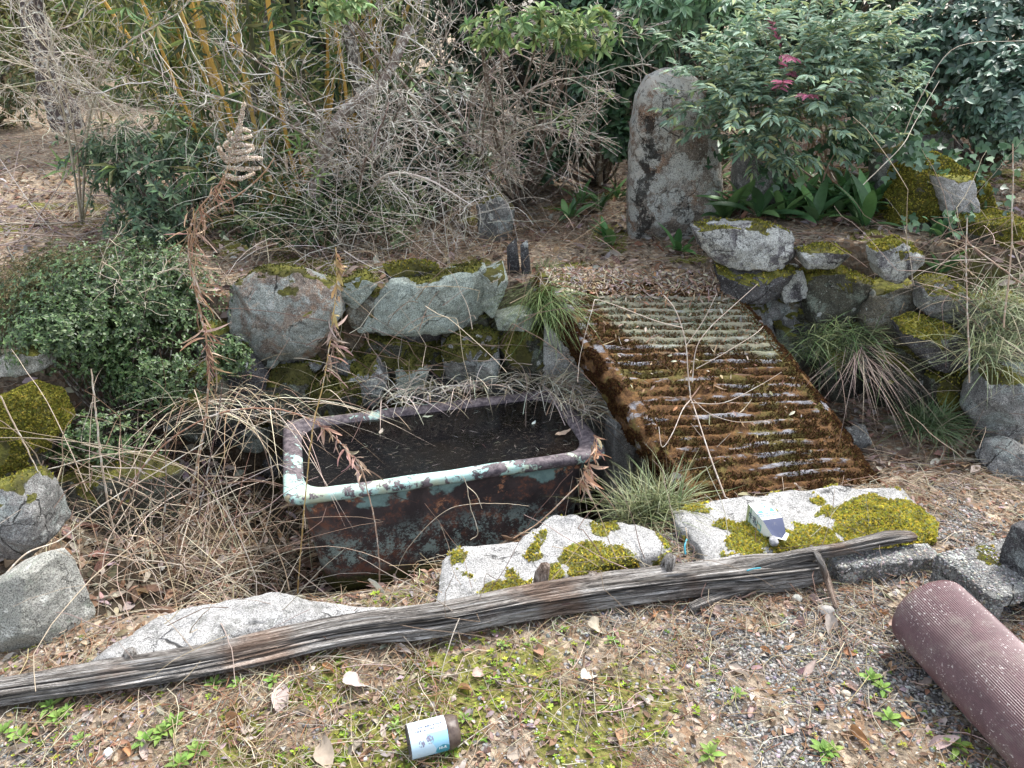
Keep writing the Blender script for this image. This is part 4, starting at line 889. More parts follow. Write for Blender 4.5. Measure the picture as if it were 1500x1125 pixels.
tri('gable_panel', [g0 + [0, 0, .0003], g1 + [0, 0, .0003], ridge1, mid, ridge0], [[0, 1, 2], [0, 2, 3], [0, 3, 4]], (.06, .07, .12))
fin = np.array([0, 0, .006]) + cd * .017
tri('gable_fin', [ridge0, mid, ridge1, ridge0 + fin, mid + fin * 1.1, ridge1 + fin], [[0, 1, 4], [0, 4, 3], [1, 2, 5], [1, 5, 4]], (.74, .74, .7))
lo0 = O - [0, 0, CH]; lo1 = lo0 + cw * CW
tri('gable_lower', [lo0, lo1, ridge1, mid, ridge0], [[0, 1, 2], [0, 2, 3], [0, 3, 4]], (.55, .52, .42))
tri('gable_side', [g0, lo0, ridge0, g1, lo1, ridge1], [[0, 1, 2], [3, 5, 4]], (.62, .64, .6))
for q, (s1, t1) in enumerate(((.5, .12), (.5, .72), (.5, .82), (.5, .9))):
    text('lettering', ('たまご飲料', '種類別 飲料 原材料名', '内容量 500ml 保存方法', 'あけくち')[q], B0 + cw * CW * s1 + cd * CL * t1 + [0, 0, .001], cw, -cd, .0075, (.25, .3, .36), ct)
text('lettering', '牛乳', B0 + cd * CL * .42 - cw * .0015 + [0, 0, -CH * .62], cd, (0, 0, 1), .026, (.05, .06, .09), ct)


# ============================================================ litter on the ground
def onground(x, y, lift=0.0):
    e = .02; z = H(x, y); gx_ = (H(x + e, y) - z) / e; gy_ = (H(x, y + e) - z) / e
    N = nrm(np.stack([-gx_, -gy_, np.ones_like(gx_)], 1)); return np.stack([x, y, z + lift], 1), N
def lay(P, N, tilt=.25):
    """frames of flat things lying on the ground with normal N"""
    n = len(P); a = U(0, 6.283, n); t = np.stack([np.cos(a), np.sin(a), 0 * a], 1); t = nrm(t - N * (t * N).sum(1, keepdims=True))
    Nn = nrm(N + rng.normal(0, tilt, (n, 3))); y = nrm(t - Nn * (t * Nn).sum(1, keepdims=True)); x = np.cross(y, Nn); return np.stack([x, y, Nn], 2)
OCT = np.array([[1, 0, 0], [-1, 0, 0], [0, 1, 0], [0, -1, 0], [0, 0, 1], [0, 0, -1.]]); OCF = np.array([[0, 2, 4], [2, 1, 4], [1, 3, 4], [3, 0, 4], [2, 0, 5], [1, 2, 5], [3, 1, 5], [0, 3, 5]])
ICV, ICF = ico(1)
def front(x, y): return np.interp(x, XF, YF) - y
DEADC = [(.33, .25, .20), (.38, .30, .25), (.20, .13, .09), (.27, .16, .10), (.46, .40, .35), (.15, .10, .07), (.27, .18, .12), (.30, .27, .25), (.10, .075, .055)]
STRAWC = [(.48, .40, .29), (.44, .38, .30), (.42, .33, .21), (.33, .25, .16), (.56, .50, .38), (.24, .16, .10), (.30, .16, .09)]
def litter(name, label, n, xr, yr, keep, kinds, group=None):
    x, y = U(*xr, n), U(*yr, n); k = keep(x, y) > rng.random(n); x, y = x[k], y[k]; P, N = onground(x, y); n = len(x); sel = rng.random(n); a = Acc(); lo = 0
    for frac, kind, smin, smax, cols in kinds:
        m = (sel >= lo) & (sel < lo + frac); lo += frac; c = int(m.sum())
        if not c: continue
        Pm, Nm = P[m], N[m]; s_ = smin + (smax - smin) * rng.random(c) ** 1.8; cc = pick(cols, c, .22)
        if kind == 'leaf':
            q = rng.integers(0, 4, c)
            for j in range(4):
                tv, tf = curl_t(.35 + .08 * j, .4 + .45 * j, j, 2, 3); mm = q == j; a.add(*scatter(tv, tf, Pm[mm] + Nm[mm] * U(0, .006, (mm.sum(), 1)), lay(Pm[mm], Nm[mm], .35), s_[mm], cc[mm]))
        elif kind == 'chip':
            tv, tf = curl_t(.6, .7, 7, 2, 2); a.add(*scatter(tv, tf, Pm + Nm * U(0, .005, (c, 1)), lay(Pm, Nm, .45), s_, cc))
        elif kind == 'straw':
            q = rng.integers(0, 4, c)
            for j in range(4):
                tv, tf = straw_t(.06 + .07 * j, 1, 4, j); mm = q == j; sz = np.stack([U(.0007, .0018, mm.sum()), s_[mm], s_[mm] * .25], 1); tv2 = tv.copy(); mid = tv[:, :1] * 0
                # width is absolute, bend scales with length
                cx = np.repeat((tv[0::3, 0] + tv[1::3, 0]) / 2, 3)[:, None]; off_ = tv[:, :1] - cx; L3 = s_[mm]
                Mm = lay(Pm[mm], Nm[mm], .12); nn = len(L3); wid = U(.0007, .0016, nn)
                loc = np.concatenate([cx[None] * L3[:, None, None] + off_[None] * wid[:, None, None], np.repeat(tv[None, :, 1:2], nn, 0) * L3[:, None, None], (tv[None, :, 2:3] * 0 + np.repeat([[0.], [0.], [1.]], 1, 1)[np.arange(len(tv)) % 3][None] * wid[:, None, None] + np.sin((tv[None, :, 1:2] + .5) * math.pi) * .06 * L3[:, None, None])], 2)
                V = np.einsum('nij,nkj->nki', Mm, loc) + (Pm[mm] + Nm[mm] * U(.002, .012, (nn, 1)))[:, None]; kk = len(tv)
                Fq = (tf[None] + (np.arange(nn) * kk)[:, None, None]).reshape(-1, 4); a.add(V.reshape(-1, 3), Fq, np.repeat(cc[mm], kk, 0))
        elif kind == 'peb':
            Mr = lay(Pm, Nm, .3); tv = ICV * (1 + .25 * (fbm(ICV * 1.7, 3, 2)[:, None] - .5)) * [.8, 1, .6]
            a.add(*scatter(tv, ICF, Pm, Mr, s_[:, None] * U(.6, 1.2, (c, 3)), cc))
        elif kind == 'sprout':
            tv, tf = leaf_t(.5, .12, .1, segs=2)
            up = nrm(Nm + rng.normal(0, .25, (c, 3)))
            for j in range(6):
                an = U(0, 6.28, c) * 0 + j * 2.4 + rng.random(c); h_ = np.stack([np.cos(an), np.sin(an), 0 * an], 1); dirn = nrm(h_ + up * (.35 + .25 * (j > 2)))
                a.add(*scatter(tv, tf, Pm + Nm * (.3 * s_[:, None] * (1 + .6 * (j > 2))), frames(dirn, up), s_ * (1 - .25 * (j > 2)), cc * (1 + .2 * (j > 2))))
    o = a.obj(name, kinds_mat, None); props(o, label, name.replace('_', ' '), group, 'stuff'); return o
GRAVC = [(.26, .26, .25), (.48, .47, .45), (.31, .31, .30), (.42, .41, .39), (.13, .13, .13), (.27, .23, .19), (.17, .15, .13), (.2, .19, .18)]
GREENC = [(.20, .30, .03), (.26, .34, .04), (.34, .38, .05), (.16, .25, .04)]
nearf = lambda x, y: ss(0, .03, front(x, y))
kinds_mat = M_PEB
litter('gravel', 'grey gravel on the near bank', 52000, (-1.6, 1.9), (.95, 2.2), lambda x, y: nearf(x, y) * np.clip(gravel_mask(x, y) + .12, 0, 1), [(1., 'peb', .0022, .0085, GRAVC)])
kinds_mat = M_DEAD
litter('bark_crumbs', 'brown crumbs of bark and leaf on the near bank', 34000, (-1.7, 2.0), (.9, 2.4), lambda x, y: nearf(x, y) * (.35 + .65 * ss(.35, .6, n2(x, y, 4, 77))) * (1 - .45 * gravel_mask(x, y)), [(.8, 'chip', .005, .022, DEADC), (.2, 'leaf', .015, .035, DEADC)])
kinds_mat = M_STRAW
litter('dry_straw', 'dry grass straws strewn over the near bank', 20000, (-1.8, 2.0), (.9, 2.5), lambda x, y: nearf(x, y) * (.25 + .75 * ss(.4, .6, n2(x, y, 3, 57))), [(1., 'straw', .03, .20, STRAWC)])
kinds_mat = M_SOFT
litter('green_sprouts', 'tiny yellow green sprouts on the near bank', 20000, (-1.7, 2.0), (.9, 2.0), lambda x, y: np.clip(green_mask(x, y) * (ss(.35, .6, n2(x, y, 18, 5)) + .1) + .02, 0, 1) * nearf(x, y), [(1., 'sprout', .004, .013, GREENC)])
kinds_mat = M_DEAD
terr = lambda x, y: (1 - nearf(x, y))
openg = lambda x, y: .12 + .88 * np.maximum(ss(-1.4, -2.0, x), np.maximum(ss(.9, .5, np.abs(x - .25)), ss(1.2, 1.8, x)))
litter('leaf_litter', 'brown dead leaves covering the pit floor and the upper terrace', 46000, (-4.5, 3.6), (1.7, 6.8), lambda x, y: terr(x, y) * (.4 + .6 * ss(.35, .6, n2(x, y, 3, 37))) * ss(7, 4, y) ** .7, [(.55, 'leaf', .02, .075, DEADC), (.45, 'chip', .01, .03, DEADC)])
kinds_mat = M_STRAW
litter('straw_litter', 'dry straws covering the pit floor and the upper terrace', 20000, (-4.5, 3.2), (1.7, 6.5), lambda x, y: terr(x, y) * (.3 + .7 * ss(.4, .6, n2(x, y, 2.5, 67))), [(1., 'straw', .05, .28, STRAWC)])

kinds_mat = M_DEAD
litter('pit_leaves', 'larger crumpled dead leaves among the dry stalks and at the foot of the walls', 9000, (-2.3, 2.4), (1.6, 3.1), lambda x, y: terr(x, y) * .55 * ss(.35, .5, n2(x, y, 5, 87)), [(1., 'leaf', .035, .08, [(.40, .33, .28), (.30, .22, .17), (.46, .40, .35), (.22, .14, .10), (.36, .23, .15)])])
# litter on the ramp
a = Acc(); n = 6500; uu = U(.03, .98, n); vv_ = rng.random(n) ** .6 * 1.08; k = rng.random(n) < (.03 + .97 * ss(.84, 1.0, vv_)); uu, vv_ = uu[k], vv_[k]; n = len(uu)
P = rampP(uu, vv_); P[:, 2] += .03 * np.sin(np.clip(vv_, 0, 1) * math.pi) + .008; N = np.tile(nrm(np.array([0, -.4, .9])), (n, 1))
for j in range(4):
    m = np.arange(n) % 4 == j; tv, tf = curl_t(.35, .4 + .4 * j, j, 2, 3) if j < 3 else curl_t(.06, .3, j, 1, 4); a.add(*scatter(tv, tf, P[m], lay(P[m], N[m], .3), U(.010, .036, m.sum()) * (2.2 if j == 3 else .8), pick(DEADC + STRAWC, m.sum(), .2)))
props(a.obj('ramp_litter', M_DEAD), 'dead leaves and pale straws strewn on the mossy ramp', 'leaf litter', kind='stuff')
litter_top = U
kinds_mat = M_DEAD

# countable dead leaves on the near bank and single pebbles
protoL = []
for j in range(6):
    tv, tf = curl_t(.55 + .1 * (j % 3), .7 + .3 * j, 20 + j, 6, 9, 1.6)
    if j % 3 == 2:      # lobed leaf
        tv[:, 0] *= 1 + .45 * np.sign(np.sin(tv[:, 1] * 14)) * 0.6
    protoL.append((tv, tf))
LS = [(520, 1010), (345, 1060), (365, 1075), (215, 1105), (190, 1110), (660, 1000), (700, 990), (680, 1015), (945, 1030), (1080, 990), (960, 905), (1190, 885), (1210, 925), (1240, 960), (1170, 920), (1185, 985), (1300, 985), (1355, 1005), (1400, 1040), (1330, 1060), (1420, 1080), (1380, 1095), (1260, 1085), (1100, 1050), (870, 925), (905, 1090), (1050, 900), (1090, 880), (1120, 960), (1010, 950), (860, 1000), (790, 960), (760, 1110), (590, 960), (480, 985), (445, 1045), (410, 1030), (90, 1095), (130, 1060), (30, 1100), (60, 1075), (520, 1100), (480, 1115), (1200, 1040), (1160, 1075), (1320, 930), (1290, 905), (1245, 1010), (250, 1000), (330, 985), (300, 940), (290, 930), (320, 945), (560, 905), (530, 905)]
for j, (a_, b_) in enumerate(LS):
    tv, tf = protoL[j % 6]; P = hit(a_, b_); s_ = float(U(.045, .085)) if j % 3 == 0 else float(U(.03, .06)); pale = j % 3
    c_ = pick([[(.42, .34, .28), (.5, .43, .36)], [(.30, .19, .12), (.36, .2, .1)], [(.45, .36, .30), (.34, .27, .24)]][pale], 1, .12)
    V, Fq, cc = scatter(tv, tf, [P + [0, 0, .003]], lay(P[None], np.array([[0, 0, 1.]]), .35), np.array([s_]), c_)
    lab = ['curled pale tan dead leaf lying on the near bank below the log', 'crumpled reddish brown dead leaf lying on the near bank below the log', 'flat greyish dead leaf lying on the near bank below the log'][pale]
    props(obj('dead_leaf', V, Fq, M_DEAD, None, P, col=cc), lab, 'leaf', 'single %s dead leaves on the near bank' % ['pale', 'reddish', 'greyish'][pale])
ICV2, ICF2 = ico(3)
for (a_, b_, s_, c_, lab) in [(1167, 880, .016, (.5, .5, .44), 'smooth pale egg shaped pebble below the end of the log'), (1210, 900, .022, (.34, .32, .29), 'grey angular pebble beside the short stick'), (383, 1030, .011, (.42, .38, .32), 'small round tan pebble among green sprouts'), (1238, 1020, .012, (.5, .44, .33), 'small cream pebble among the leaves near the pipe'),
                              (1133, 795, .018, (.33, .33, .34), 'grey pebble on the moss in front of the drink carton'), (1045, 935, .014, (.05, .05, .055), 'black pebble left of the gravel patch'), (160, 1110, .012, (.6, .6, .57), 'small white pebble near the lower left corner')]:
    P = hit(a_, b_) if b_ != 795 else PZ(a_, b_, .075); d_ = ICV2 * (1 + (fbm(ICV2 * 1.3 + s_ * 900, 3, 3)[:, None] - .5) * .6) * [1, .8, .65]
    ar = U(0, 3); Mz = np.array([[math.cos(ar), -math.sin(ar), 0], [math.sin(ar), math.cos(ar), 0], [0, 0, 1]]); V = d_ @ Mz.T * s_ + P + [0, 0, s_ * .3]
    props(obj('pebble', V, ICF2, M_PEB, None, P, col=np.tile(c_, (len(V), 1))), lab, 'pebble')
# leafy rosettes on the near bank
RS = [(215, 1090, .030), (255, 1065, .032), (240, 1080, .03), (290, 1110, .034), (265, 1125, .03), (315, 1010, .026), (350, 1008, .022), (400, 1005, .022), (35, 1085, .03), (75, 1040, .028), (85, 1055, .026), (5, 1080, .03), (100, 1045, .02), (735, 950, .014), (560, 925, .014), (825, 930, .013), (895, 945, .018), (1275, 1000, .03), (1290, 1015, .025), (1300, 1060, .03), (1215, 1110, .028), (1080, 1020, .02), (1040, 1110, .03), (580, 1070, .018), (680, 1060, .02), (660, 1110, .022), (1400, 1100, .03), (120, 1090, .02), (1205, 1105, .03), (905, 1045, .014)]
for a_, b_, s_ in RS:
    P = hit(a_, b_); ac = Acc(); tv, tf = leaf_t(.42, .12, .18, segs=3); nl = 9; an = np.arange(nl) * 2.4 + U(0, 3); el = np.linspace(.1, 1.1, nl)
    d_ = np.stack([np.cos(an) * np.cos(el), np.sin(an) * np.cos(el), np.sin(el)], 1); ac.add(*scatter(tv, tf, P + d_ * .003 + [0, 0, .006], frames(d_), s_ * 1.25 * np.linspace(1, .5, nl), pick([(.17, .29, .06), (.23, .35, .08)], nl, .15)))
    props(obj('leafy_sprout', np.concatenate(ac.V), ac.F[3][0], M_SOFT, None, P, col=np.concatenate(ac.C)), 'small rosette of bright green leaves sprouting on the near bank', 'plant', 'green rosettes on the near bank')

# ============================================================ plants
def blade_obj(name, label, cat, cen, n, spread, az, lean, L, w_, cols, droop, mat=None, group=None, parent=None):
    cen = np.atleast_2d(cen); b = cen[rng.integers(0, len(cen), n)] + rng.normal(0, 1, (n, 3)) * spread
    V, Fq, c_ = blades(b, U(*az, n), U(*lean, n), U(*L, n), U(*w_, n), pick(cols, n, .18), U(*droop, n)); base = cen.mean(0)
    o = obj(name, V, Fq, mat or M_SOFT, parent, base, col=c_)
    if parent is None: props(o, label, cat, group)
    return o
GG = [(.10, .16, .05), (.16, .22, .08), (.20, .24, .10), (.07, .11, .035)]
blade_obj('grass_tuft', 'green hanging grass tuft growing out of the right wall', 'grass tuft', [PY(1215, 500, 2.86), PY(1250, 500, 2.86), PY(1190, 508, 2.9)], 520, [.055, .02, .035], (math.pi * .8, 2.2 * math.pi), (.0, 1.4), (.05, .18), (.0025, .0045), [(.10, .16, .06), (.18, .24, .10), (.24, .28, .13), (.06, .09, .04)], (.3, 1.4))
blade_obj('dead_grass', 'grey dead grass hanging below the green tuft on the right wall', 'dead grass', [PY(1250, 530, 2.8)], 80, [.03, .01, .03], (math.pi * 1.1, 1.9 * math.pi), (.1, 1.0), (.16, .30), (.002, .003), [(.22, .17, .14), (.3, .24, .2)], (1.2, 1.6), M_STRAW)
blade_obj('grass_tuft', 'fern like green tuft low at the foot of the right wall', 'grass tuft', [hit(1345, 640) + [0, 0, .03], hit(1365, 640) + [0, 0, .03]], 420, [.03, .02, .01], (0, 6.28), (.1, 1.2), (.10, .22), (.003, .006), [(.13, .2, .09), (.18, .25, .12), (.22, .28, .15)], (.2, .8))
blade_obj('grass_tuft', 'pale green grassy tuft between the bathtub and the foot of the ramp', 'grass tuft', [PZ(955, 765, -.03), PZ(975, 745, 0), PZ(930, 760, -.03)], 520, [.03, .02, .01], (0, 6.28), (.05, 1.2), (.10, .26), (.002, .005), [(.26, .3, .17), (.18, .22, .10), (.33, .34, .2), (.14, .15, .06)], (.1, .8))
blade_obj('grass_tuft', 'dark green grass hanging at the upper left corner of the ramp', 'grass tuft', [PY(800, 440, 3.02), PY(818, 465, 3.02), PY(790, 455, 3.02)], 480, [.03, .02, .03], (math.pi, 2 * math.pi), (.1, 1.0), (.10, .24), (.002, .004), GG, (.8, 1.4))
blade_obj('grass_tuft', 'thin green grass above the leaning slab at the right edge', 'grass tuft', [PY(1440, 520, 2.6), PY(1470, 500, 2.65), PY(1500, 470, 2.7), PY(1450, 455, 2.75)], 800, [.05, .04, .03], (0, 6.28), (.2, 1.3), (.12, .26), (.002, .004), [(.16, .2, .1), (.22, .26, .14), (.3, .3, .18)], (.3, 1.0))
blade_obj('grass_tuft', 'small dark grass tuft by the path above the ramp', 'grass tuft', [hit(800, 400)], 160, [.02, .02, .0], (0, 6.28), (.1, 1.1), (.05, .12), (.002, .003), GG, (.3, .9))
# straw thatch over the back rim of the tub
bk = [tubw(np.array([[x, HW + .03, .02]]))[0] for x in np.linspace(-.15, HL, 14)] + [tubw(np.array([[HL + .0, y, .02]]))[0] for y in np.linspace(.0, HW, 5)]
blade_obj('straw_tuft', 'pale dry grass spilling over the back rim of the bathtub', 'dry grass', bk, 420, [.03, .025, .02], (math.pi * .8, math.pi * 2.2), (.0, 1.2), (.09, .22), (.003, .006), [(.62, .55, .43), (.78, .72, .6), (.78, .72, .6), (.45, .37, .26)], (.4, 1.1), M_STRAW)
bk = [tubw(np.array([[HL - .04, y, .04]]))[0] for y in (HW * .6, HW * .9)] + [tubw(np.array([[HL + .03, .05, .0]]))[0]]
blade_obj('straw_tuft', 'long pale dry grass arching over the right back corner of the bathtub', 'dry grass', bk, 120, [.05, .04, .03], (-math.pi * .6, .7), (.1, 1.4), (.12, .34), (.0025, .0055), STRAWC[:4] + [(.6, .55, .44), (.6, .55, .44)], (.3, 1.5), M_STRAW)
# dry grass bundles on the left
for cen, n, az, lean, L, dr, lab in [
    ([hit(310, 820), hit(355, 800), hit(280, 850), hit(400, 850)], 240, (0, 6.28), (.05, 1.3), (.15, .55), (.1, .7), 'big tangle of pale dry grass standing left of the bathtub'),
    ([hit(150, 820), hit(220, 800), hit(90, 780)], 220, (0, 6.28), (.1, 1.3), (.2, .5), (.2, .8), 'loose dry stalks in front of the small leaved shrub'),
    ([hit(300, 880) + [0, 0, .02], hit(250, 870), hit(360, 870)], 260, (0, 6.28), (.8, 1.5), (.12, .35), (.3, .6), 'flattened yellowish dry grass behind the long granite slab'),
    ([PY(340, 590, 2.6), PY(360, 600, 2.55)], 120, (3.6, 6.3), (.3, 1.4), (.15, .45), (.4, 1.2), 'sheaf of brown dry grass drooping from the wall towards the bathtub')]:
    blade_obj('dry_grass', lab, 'dry grass', cen, n, [.13, .08, .02], az, lean, L, (.0016, .0038), [(.56, .49, .37), (.64, .57, .45), (.44, .36, .25), (.34, .25, .16), (.22, .15, .1)], dr, M_STRAW)
for px_, py_, n in ((470, 340, 260), (640, 360, 260), (560, 370, 260), (100, 330, 160), (1440, 650, 200), (1420, 470, 160)):
    blade_obj('dry_grass', {470: 'dry stalks under the bare shrub on the terrace', 640: 'dry stalks right of the mossy hump on the terrace', 560: 'dry stalks just above the big pale green stone', 100: 'sparse straws on the open ground at the left', 1440: 'dry straws at the foot of the leaning slab', 1420: 'nest of dry grass on the wall at the right'}[px_], 'dry grass', [hit(px_ + d, py_ + e) for d, e in ((0, 0), (50, 8), (-45, -5), (20, -12))], n, [.12, .1, .01], (0, 6.28), (.5, 1.5), (.10, .32), (.0015, .003), STRAWC, (.2, .8), M_STRAW)

def tangle(name, label, cat, cens, n, spread, L, r_, cols, up=.4, wander=.07, trop=(0, 0, -.012), mat=None, group=None):
    a = Acc(); cens = np.atleast_2d(cens)
    for k in range(n):
        p = cens[rng.integers(0, len(cens))] + rng.normal(0, 1, 3) * spread; p[2] = max(p[2], float(H(p[0], p[1])) + .005)
        d = nrm(rng.normal(0, 1, 3) * [1, 1, .5] + [0, 0, up]); q = [p]; n_ = 9; Lk = U(*L)
        for i_ in range(n_):
            d = nrm(d + rng.normal(0, wander if rng.random() > .14 else .5, 3) + np.array(trop) * i_); z_ = q[-1] + d * Lk / n_; hz_ = float(H(z_[0], z_[1])) + .006
            if z_[2] < hz_: z_[2] = hz_; d[2] = abs(d[2]) * .3
            q.append(z_)
        rr = U(*r_); V, Fq = tube(q, np.linspace(rr, rr * .45, n_ + 1), 4); a.add(V, Fq, pick(cols, 1, .15)[0])
    return props(a.obj(name, mat or M_STRAW, None, origin=cens.mean(0)), label, cat, group, 'stuff')
STEMC = [(.42, .34, .25), (.34, .26, .18), (.20, .14, .10), (.50, .43, .34), (.14, .09, .07), (.30, .25, .20)]
tangle('dry_stalk_tangle', 'chaotic tangle of dry broken stems between the big boulder and the bathtub', 'dry stems', [PY(200, 720, 2.3), PY(280, 760, 2.2), PY(340, 720, 2.3), PY(120, 700, 2.2), PY(380, 800, 2.05), PY(260, 820, 2.0)], 90, [.12, .08, .07], (.2, .75), (.0010, .0026), STEMC)
tangle('fallen_twig_scatter', 'fallen twigs and stems littering the terrace edge above the pinkish stone', 'twigs', [hit(x, y) for x, y in ((330, 395), (420, 385), (500, 380), (600, 375), (690, 370), (740, 400), (560, 350), (650, 330))], 200, [.16, .12, .03], (.15, .6), (.0010, .0024), STEMC, .25)
tangle('fallen_twig_scatter', 'fallen twigs on the path between the bare shrubs and the standing stone', 'twigs', [hit(x, y) for x, y in ((760, 330), (800, 300), (840, 350), (900, 400), (760, 260))], 90, [.14, .14, .02], (.15, .5), (.0010, .0022), STEMC, .15)
tangle('fallen_twig_scatter', 'thin stems strewn over the wall stones behind the bathtub', 'twigs', [PY(x, y, 2.86) for x, y in ((500, 500), (600, 460), (640, 530), (700, 480), (760, 520), (560, 560))], 60, [.12, .04, .06], (.2, .7), (.0010, .002), STEMC, .3)
tangle('fallen_twig_scatter', 'grey fallen canes on the open leafy ground at the far left', 'twigs', [hit(x, y) for x, y in ((40, 330), (120, 320), (60, 360), (180, 300))], 90, [.3, .2, .01], (.4, 1.2), (.0018, .004), [(.34, .28, .25), (.4, .34, .3)], .0, .06, (0, 0, 0))
tangle('dry_stalk_tangle', 'thin dry stems over the leaves at the foot of the right wall', 'dry stems', [hit(x, y) for x, y in ((1320, 660), (1400, 680), (1450, 640), (1250, 600))], 70, [.12, .08, .02], (.12, .45), (.0008, .0018), STEMC, .3)
tangle('dry_stalk_tangle', 'thin dry stems rambling over the mossy right end of the wall', 'dry stems', [PY(x, y, 2.7) for x, y in ((1420, 430), (1470, 480), (1490, 380), (1400, 380), (1480, 560))], 90, [.10, .08, .06], (.2, .6), (.0008, .0018), STEMC, .4)
tangle('dry_stalk_tangle', 'loose stems and straws lying along the log and granite slabs', 'dry stems', [PZ(x, y, .06) for x, y in ((560, 900), (700, 880), (450, 890), (250, 930), (880, 840), (1000, 830), (1150, 800))], 70, [.14, .05, .01], (.12, .45), (.0008, .0018), STEMC, .3)
def stalk(name, label, path, Y_, rad, cols, leaves=(), n=60, cat='dead weed', mat=None, plume=None, extra=()):
    Ys = np.interp(np.linspace(0, 1, len(path)), np.linspace(0, 1, len(Y_)), Y_) if not np.isscalar(Y_) else np.full(len(path), Y_)
    P = smooth_path([PY(a, b, y) for (a, b), y in zip(path, Ys)], n); r_ = root(name, P[0], label, cat)
    a = Acc(); c_ = pick(cols, 1, .05)[0]; V, Fq = tube(P, np.linspace(rad, rad * .45, n), 6); V = V + (fbm(V * 40, 3, 2) - .5)[:, None] * .004; a.add(V, Fq, c_)
    for e in extra:
        Q = smooth_path([PY(u_, v_, w_) for u_, v_, w_ in e[0]], 20); V, Fq = tube(Q, np.linspace(e[1], e[1] * .5, 20), 5); a.add(V, Fq, c_)
    a.obj('stem', M_TWIG, r_)
    if leaves:
        a = Acc()
        for t0, t1, cnt, L0, L1, w_, curl, lc in leaves:
            t = np.sort(U(t0, t1, cnt)); Pp = np.stack([np.interp(t * (n - 1), np.arange(n), P[:, i_]) for i_ in range(3)], 1); an = U(0, 6.28, cnt)
            d_ = np.stack([np.cos(an) * .7 + .45, np.sin(an) * .6 - .1, U(-1.3, .2, cnt)], 1)
            for j in range(3):
                m = np.arange(cnt) % 3 == j; tv, tf = curl_t(w_, curl + .3 * j, 40 + j, 3, 7, 1.2); tv[:, 1] += .5; tv[:, 2] -= .5 * np.maximum(tv[:, 1], 0) ** 2; tv[:, 0] += (.5 * (j - 1)) * tv[:, 1] ** 2; a.add(*scatter(tv, tf, Pp[m], frames(d_[m], roll=U(-1.5, 1.5, m.sum())), U(L0 * .7, L1 * 1.15, m.sum()), pick(lc, m.sum(), .22)))
        a.obj('withered_leaves', M_DEAD, r_)
    if plume: plume(r_)
    return r_
BR = [(.32, .20, .13), (.42, .29, .20), (.26, .16, .10), (.50, .38, .29)]
def gold_plume(r_):
    a = Acc(); st = Acc(); tv, tf = ICV, ICF; yb = 2.2
    ax = smooth_path([PY(x, y, yb) for x, y in [(328, 262), (338, 235), (345, 205), (352, 178), (358, 150)]], 30)
    br = [([(330, 258), (352, 262), (372, 254)], .006), ([(333, 246), (362, 248), (382, 246)], .006), ([(335, 235), (362, 232), (384, 232)], .007), ([(337, 224), (356, 222), (371, 218)], .007), ([(340, 212), (356, 212), (370, 214)], .006), ([(343, 203), (356, 202), (368, 199)], .006), ([(346, 194), (356, 190), (366, 192)], .005),
          ([(333, 236), (325, 226), (320, 216)], .007), ([(337, 222), (330, 214), (334, 208)], .006), ([(341, 206), (336, 200), (340, 194)], .005)]
    V, Fq = tube(ax, .0018, 5); st.add(V, Fq, (.4, .3, .2)); tips = [(ax[8:], .0075)]
    for q_, rr in br: Q = smooth_path([PY(x, y, yb + (.04 if i_ == 2 else 0) * (1 if x > 350 else -1)) for i_, (x, y) in enumerate(q_)], 16); V, Fq = tube(Q, .001, 4); st.add(V, Fq, (.4, .3, .2)); tips.append((Q, rr))
    for Q, rr in tips:
        rr = rr * 1.2
        nn = 900 if rr > .0072 else 420; t = U(0, len(Q) - 1.01, nn); k = t.astype(int); P = Q[k] + (Q[k + 1] - Q[k]) * (t - k)[:, None]; P = P + nrm(rng.normal(0, 1, (nn, 3))) * rr * (rng.random((nn, 1)) ** .5) * (1 - .5 * (t / len(Q)) ** 2)[:, None]
        a.add(*scatter(tv, tf, P, frames(rng.normal(0, 1, (nn, 3))), np.stack([U(.0008, .0018, nn), U(.0015, .0045, nn), U(.0008, .0018, nn)], 1), pick([(.66, .57, .46), (.76, .69, .6), (.52, .4, .3)], nn, .12)))
    st.obj('flower_branches', M_TWIG, r_); a.obj('seed_head', M_DEAD, r_)
stalk('dead_goldenrod', 'tall brown dead weed with a fluffy cream seed head standing at the left', [(255, 840), (268, 770), (285, 700), (300, 620), (306, 530), (292, 450), (277, 375), (283, 320), (315, 278), (330, 255)], 2.2, .0042, BR,
      [(.40, .62, 60, .04, .07, .13, 1.3, BR), (.60, .97, 130, .03, .07, .09, 1.5, BR)], plume=gold_plume, n=90, extra=[([(278, 365, 2.2), (300, 315, 2.2), (350, 285, 2.16), (385, 255, 2.1), (402, 231, 2.1)], .003)])
stalk('dead_weed', 'slender yellowish dead stalk with curled leaves crossing the left end of the bathtub', [(436, 870), (441, 800), (448, 720), (458, 630), (475, 555), (486, 480), (493, 415), (492, 362)], 2.12, .0028, [(.42, .30, .12)],
      [(.58, .74, 34, .03, .06, .2, 1.4, DEADC[:2] + [(.42, .3, .24)]), (.74, .98, 26, .015, .04, .3, .8, [(.45, .33, .16), (.4, .28, .16)])], n=80)
stalk('dead_weed', 'reddish stem arching over the bathtub rim with curled leaves hanging at its end', [(165, 760), (205, 690), (255, 640), (320, 606), (385, 598), (430, 605), (475, 628), (510, 662), (535, 698)], [2.0, 2.05, 2.08], .0032, [(.28, .15, .10)],
      [(.70, .99, 34, .02, .05, .3, 1.4, [(.50, .36, .27), (.42, .28, .2)])], n=80)
stalk('dead_weed', 'bare pinkish twig standing in front of the left half of the bathtub', [(552, 880), (556, 840), (550, 770), (540, 725), (532, 692), (520, 670)], 1.98, .0028, [(.33, .23, .17)], [(.9, 1, 6, .02, .04, .3, 1.4, BR)])
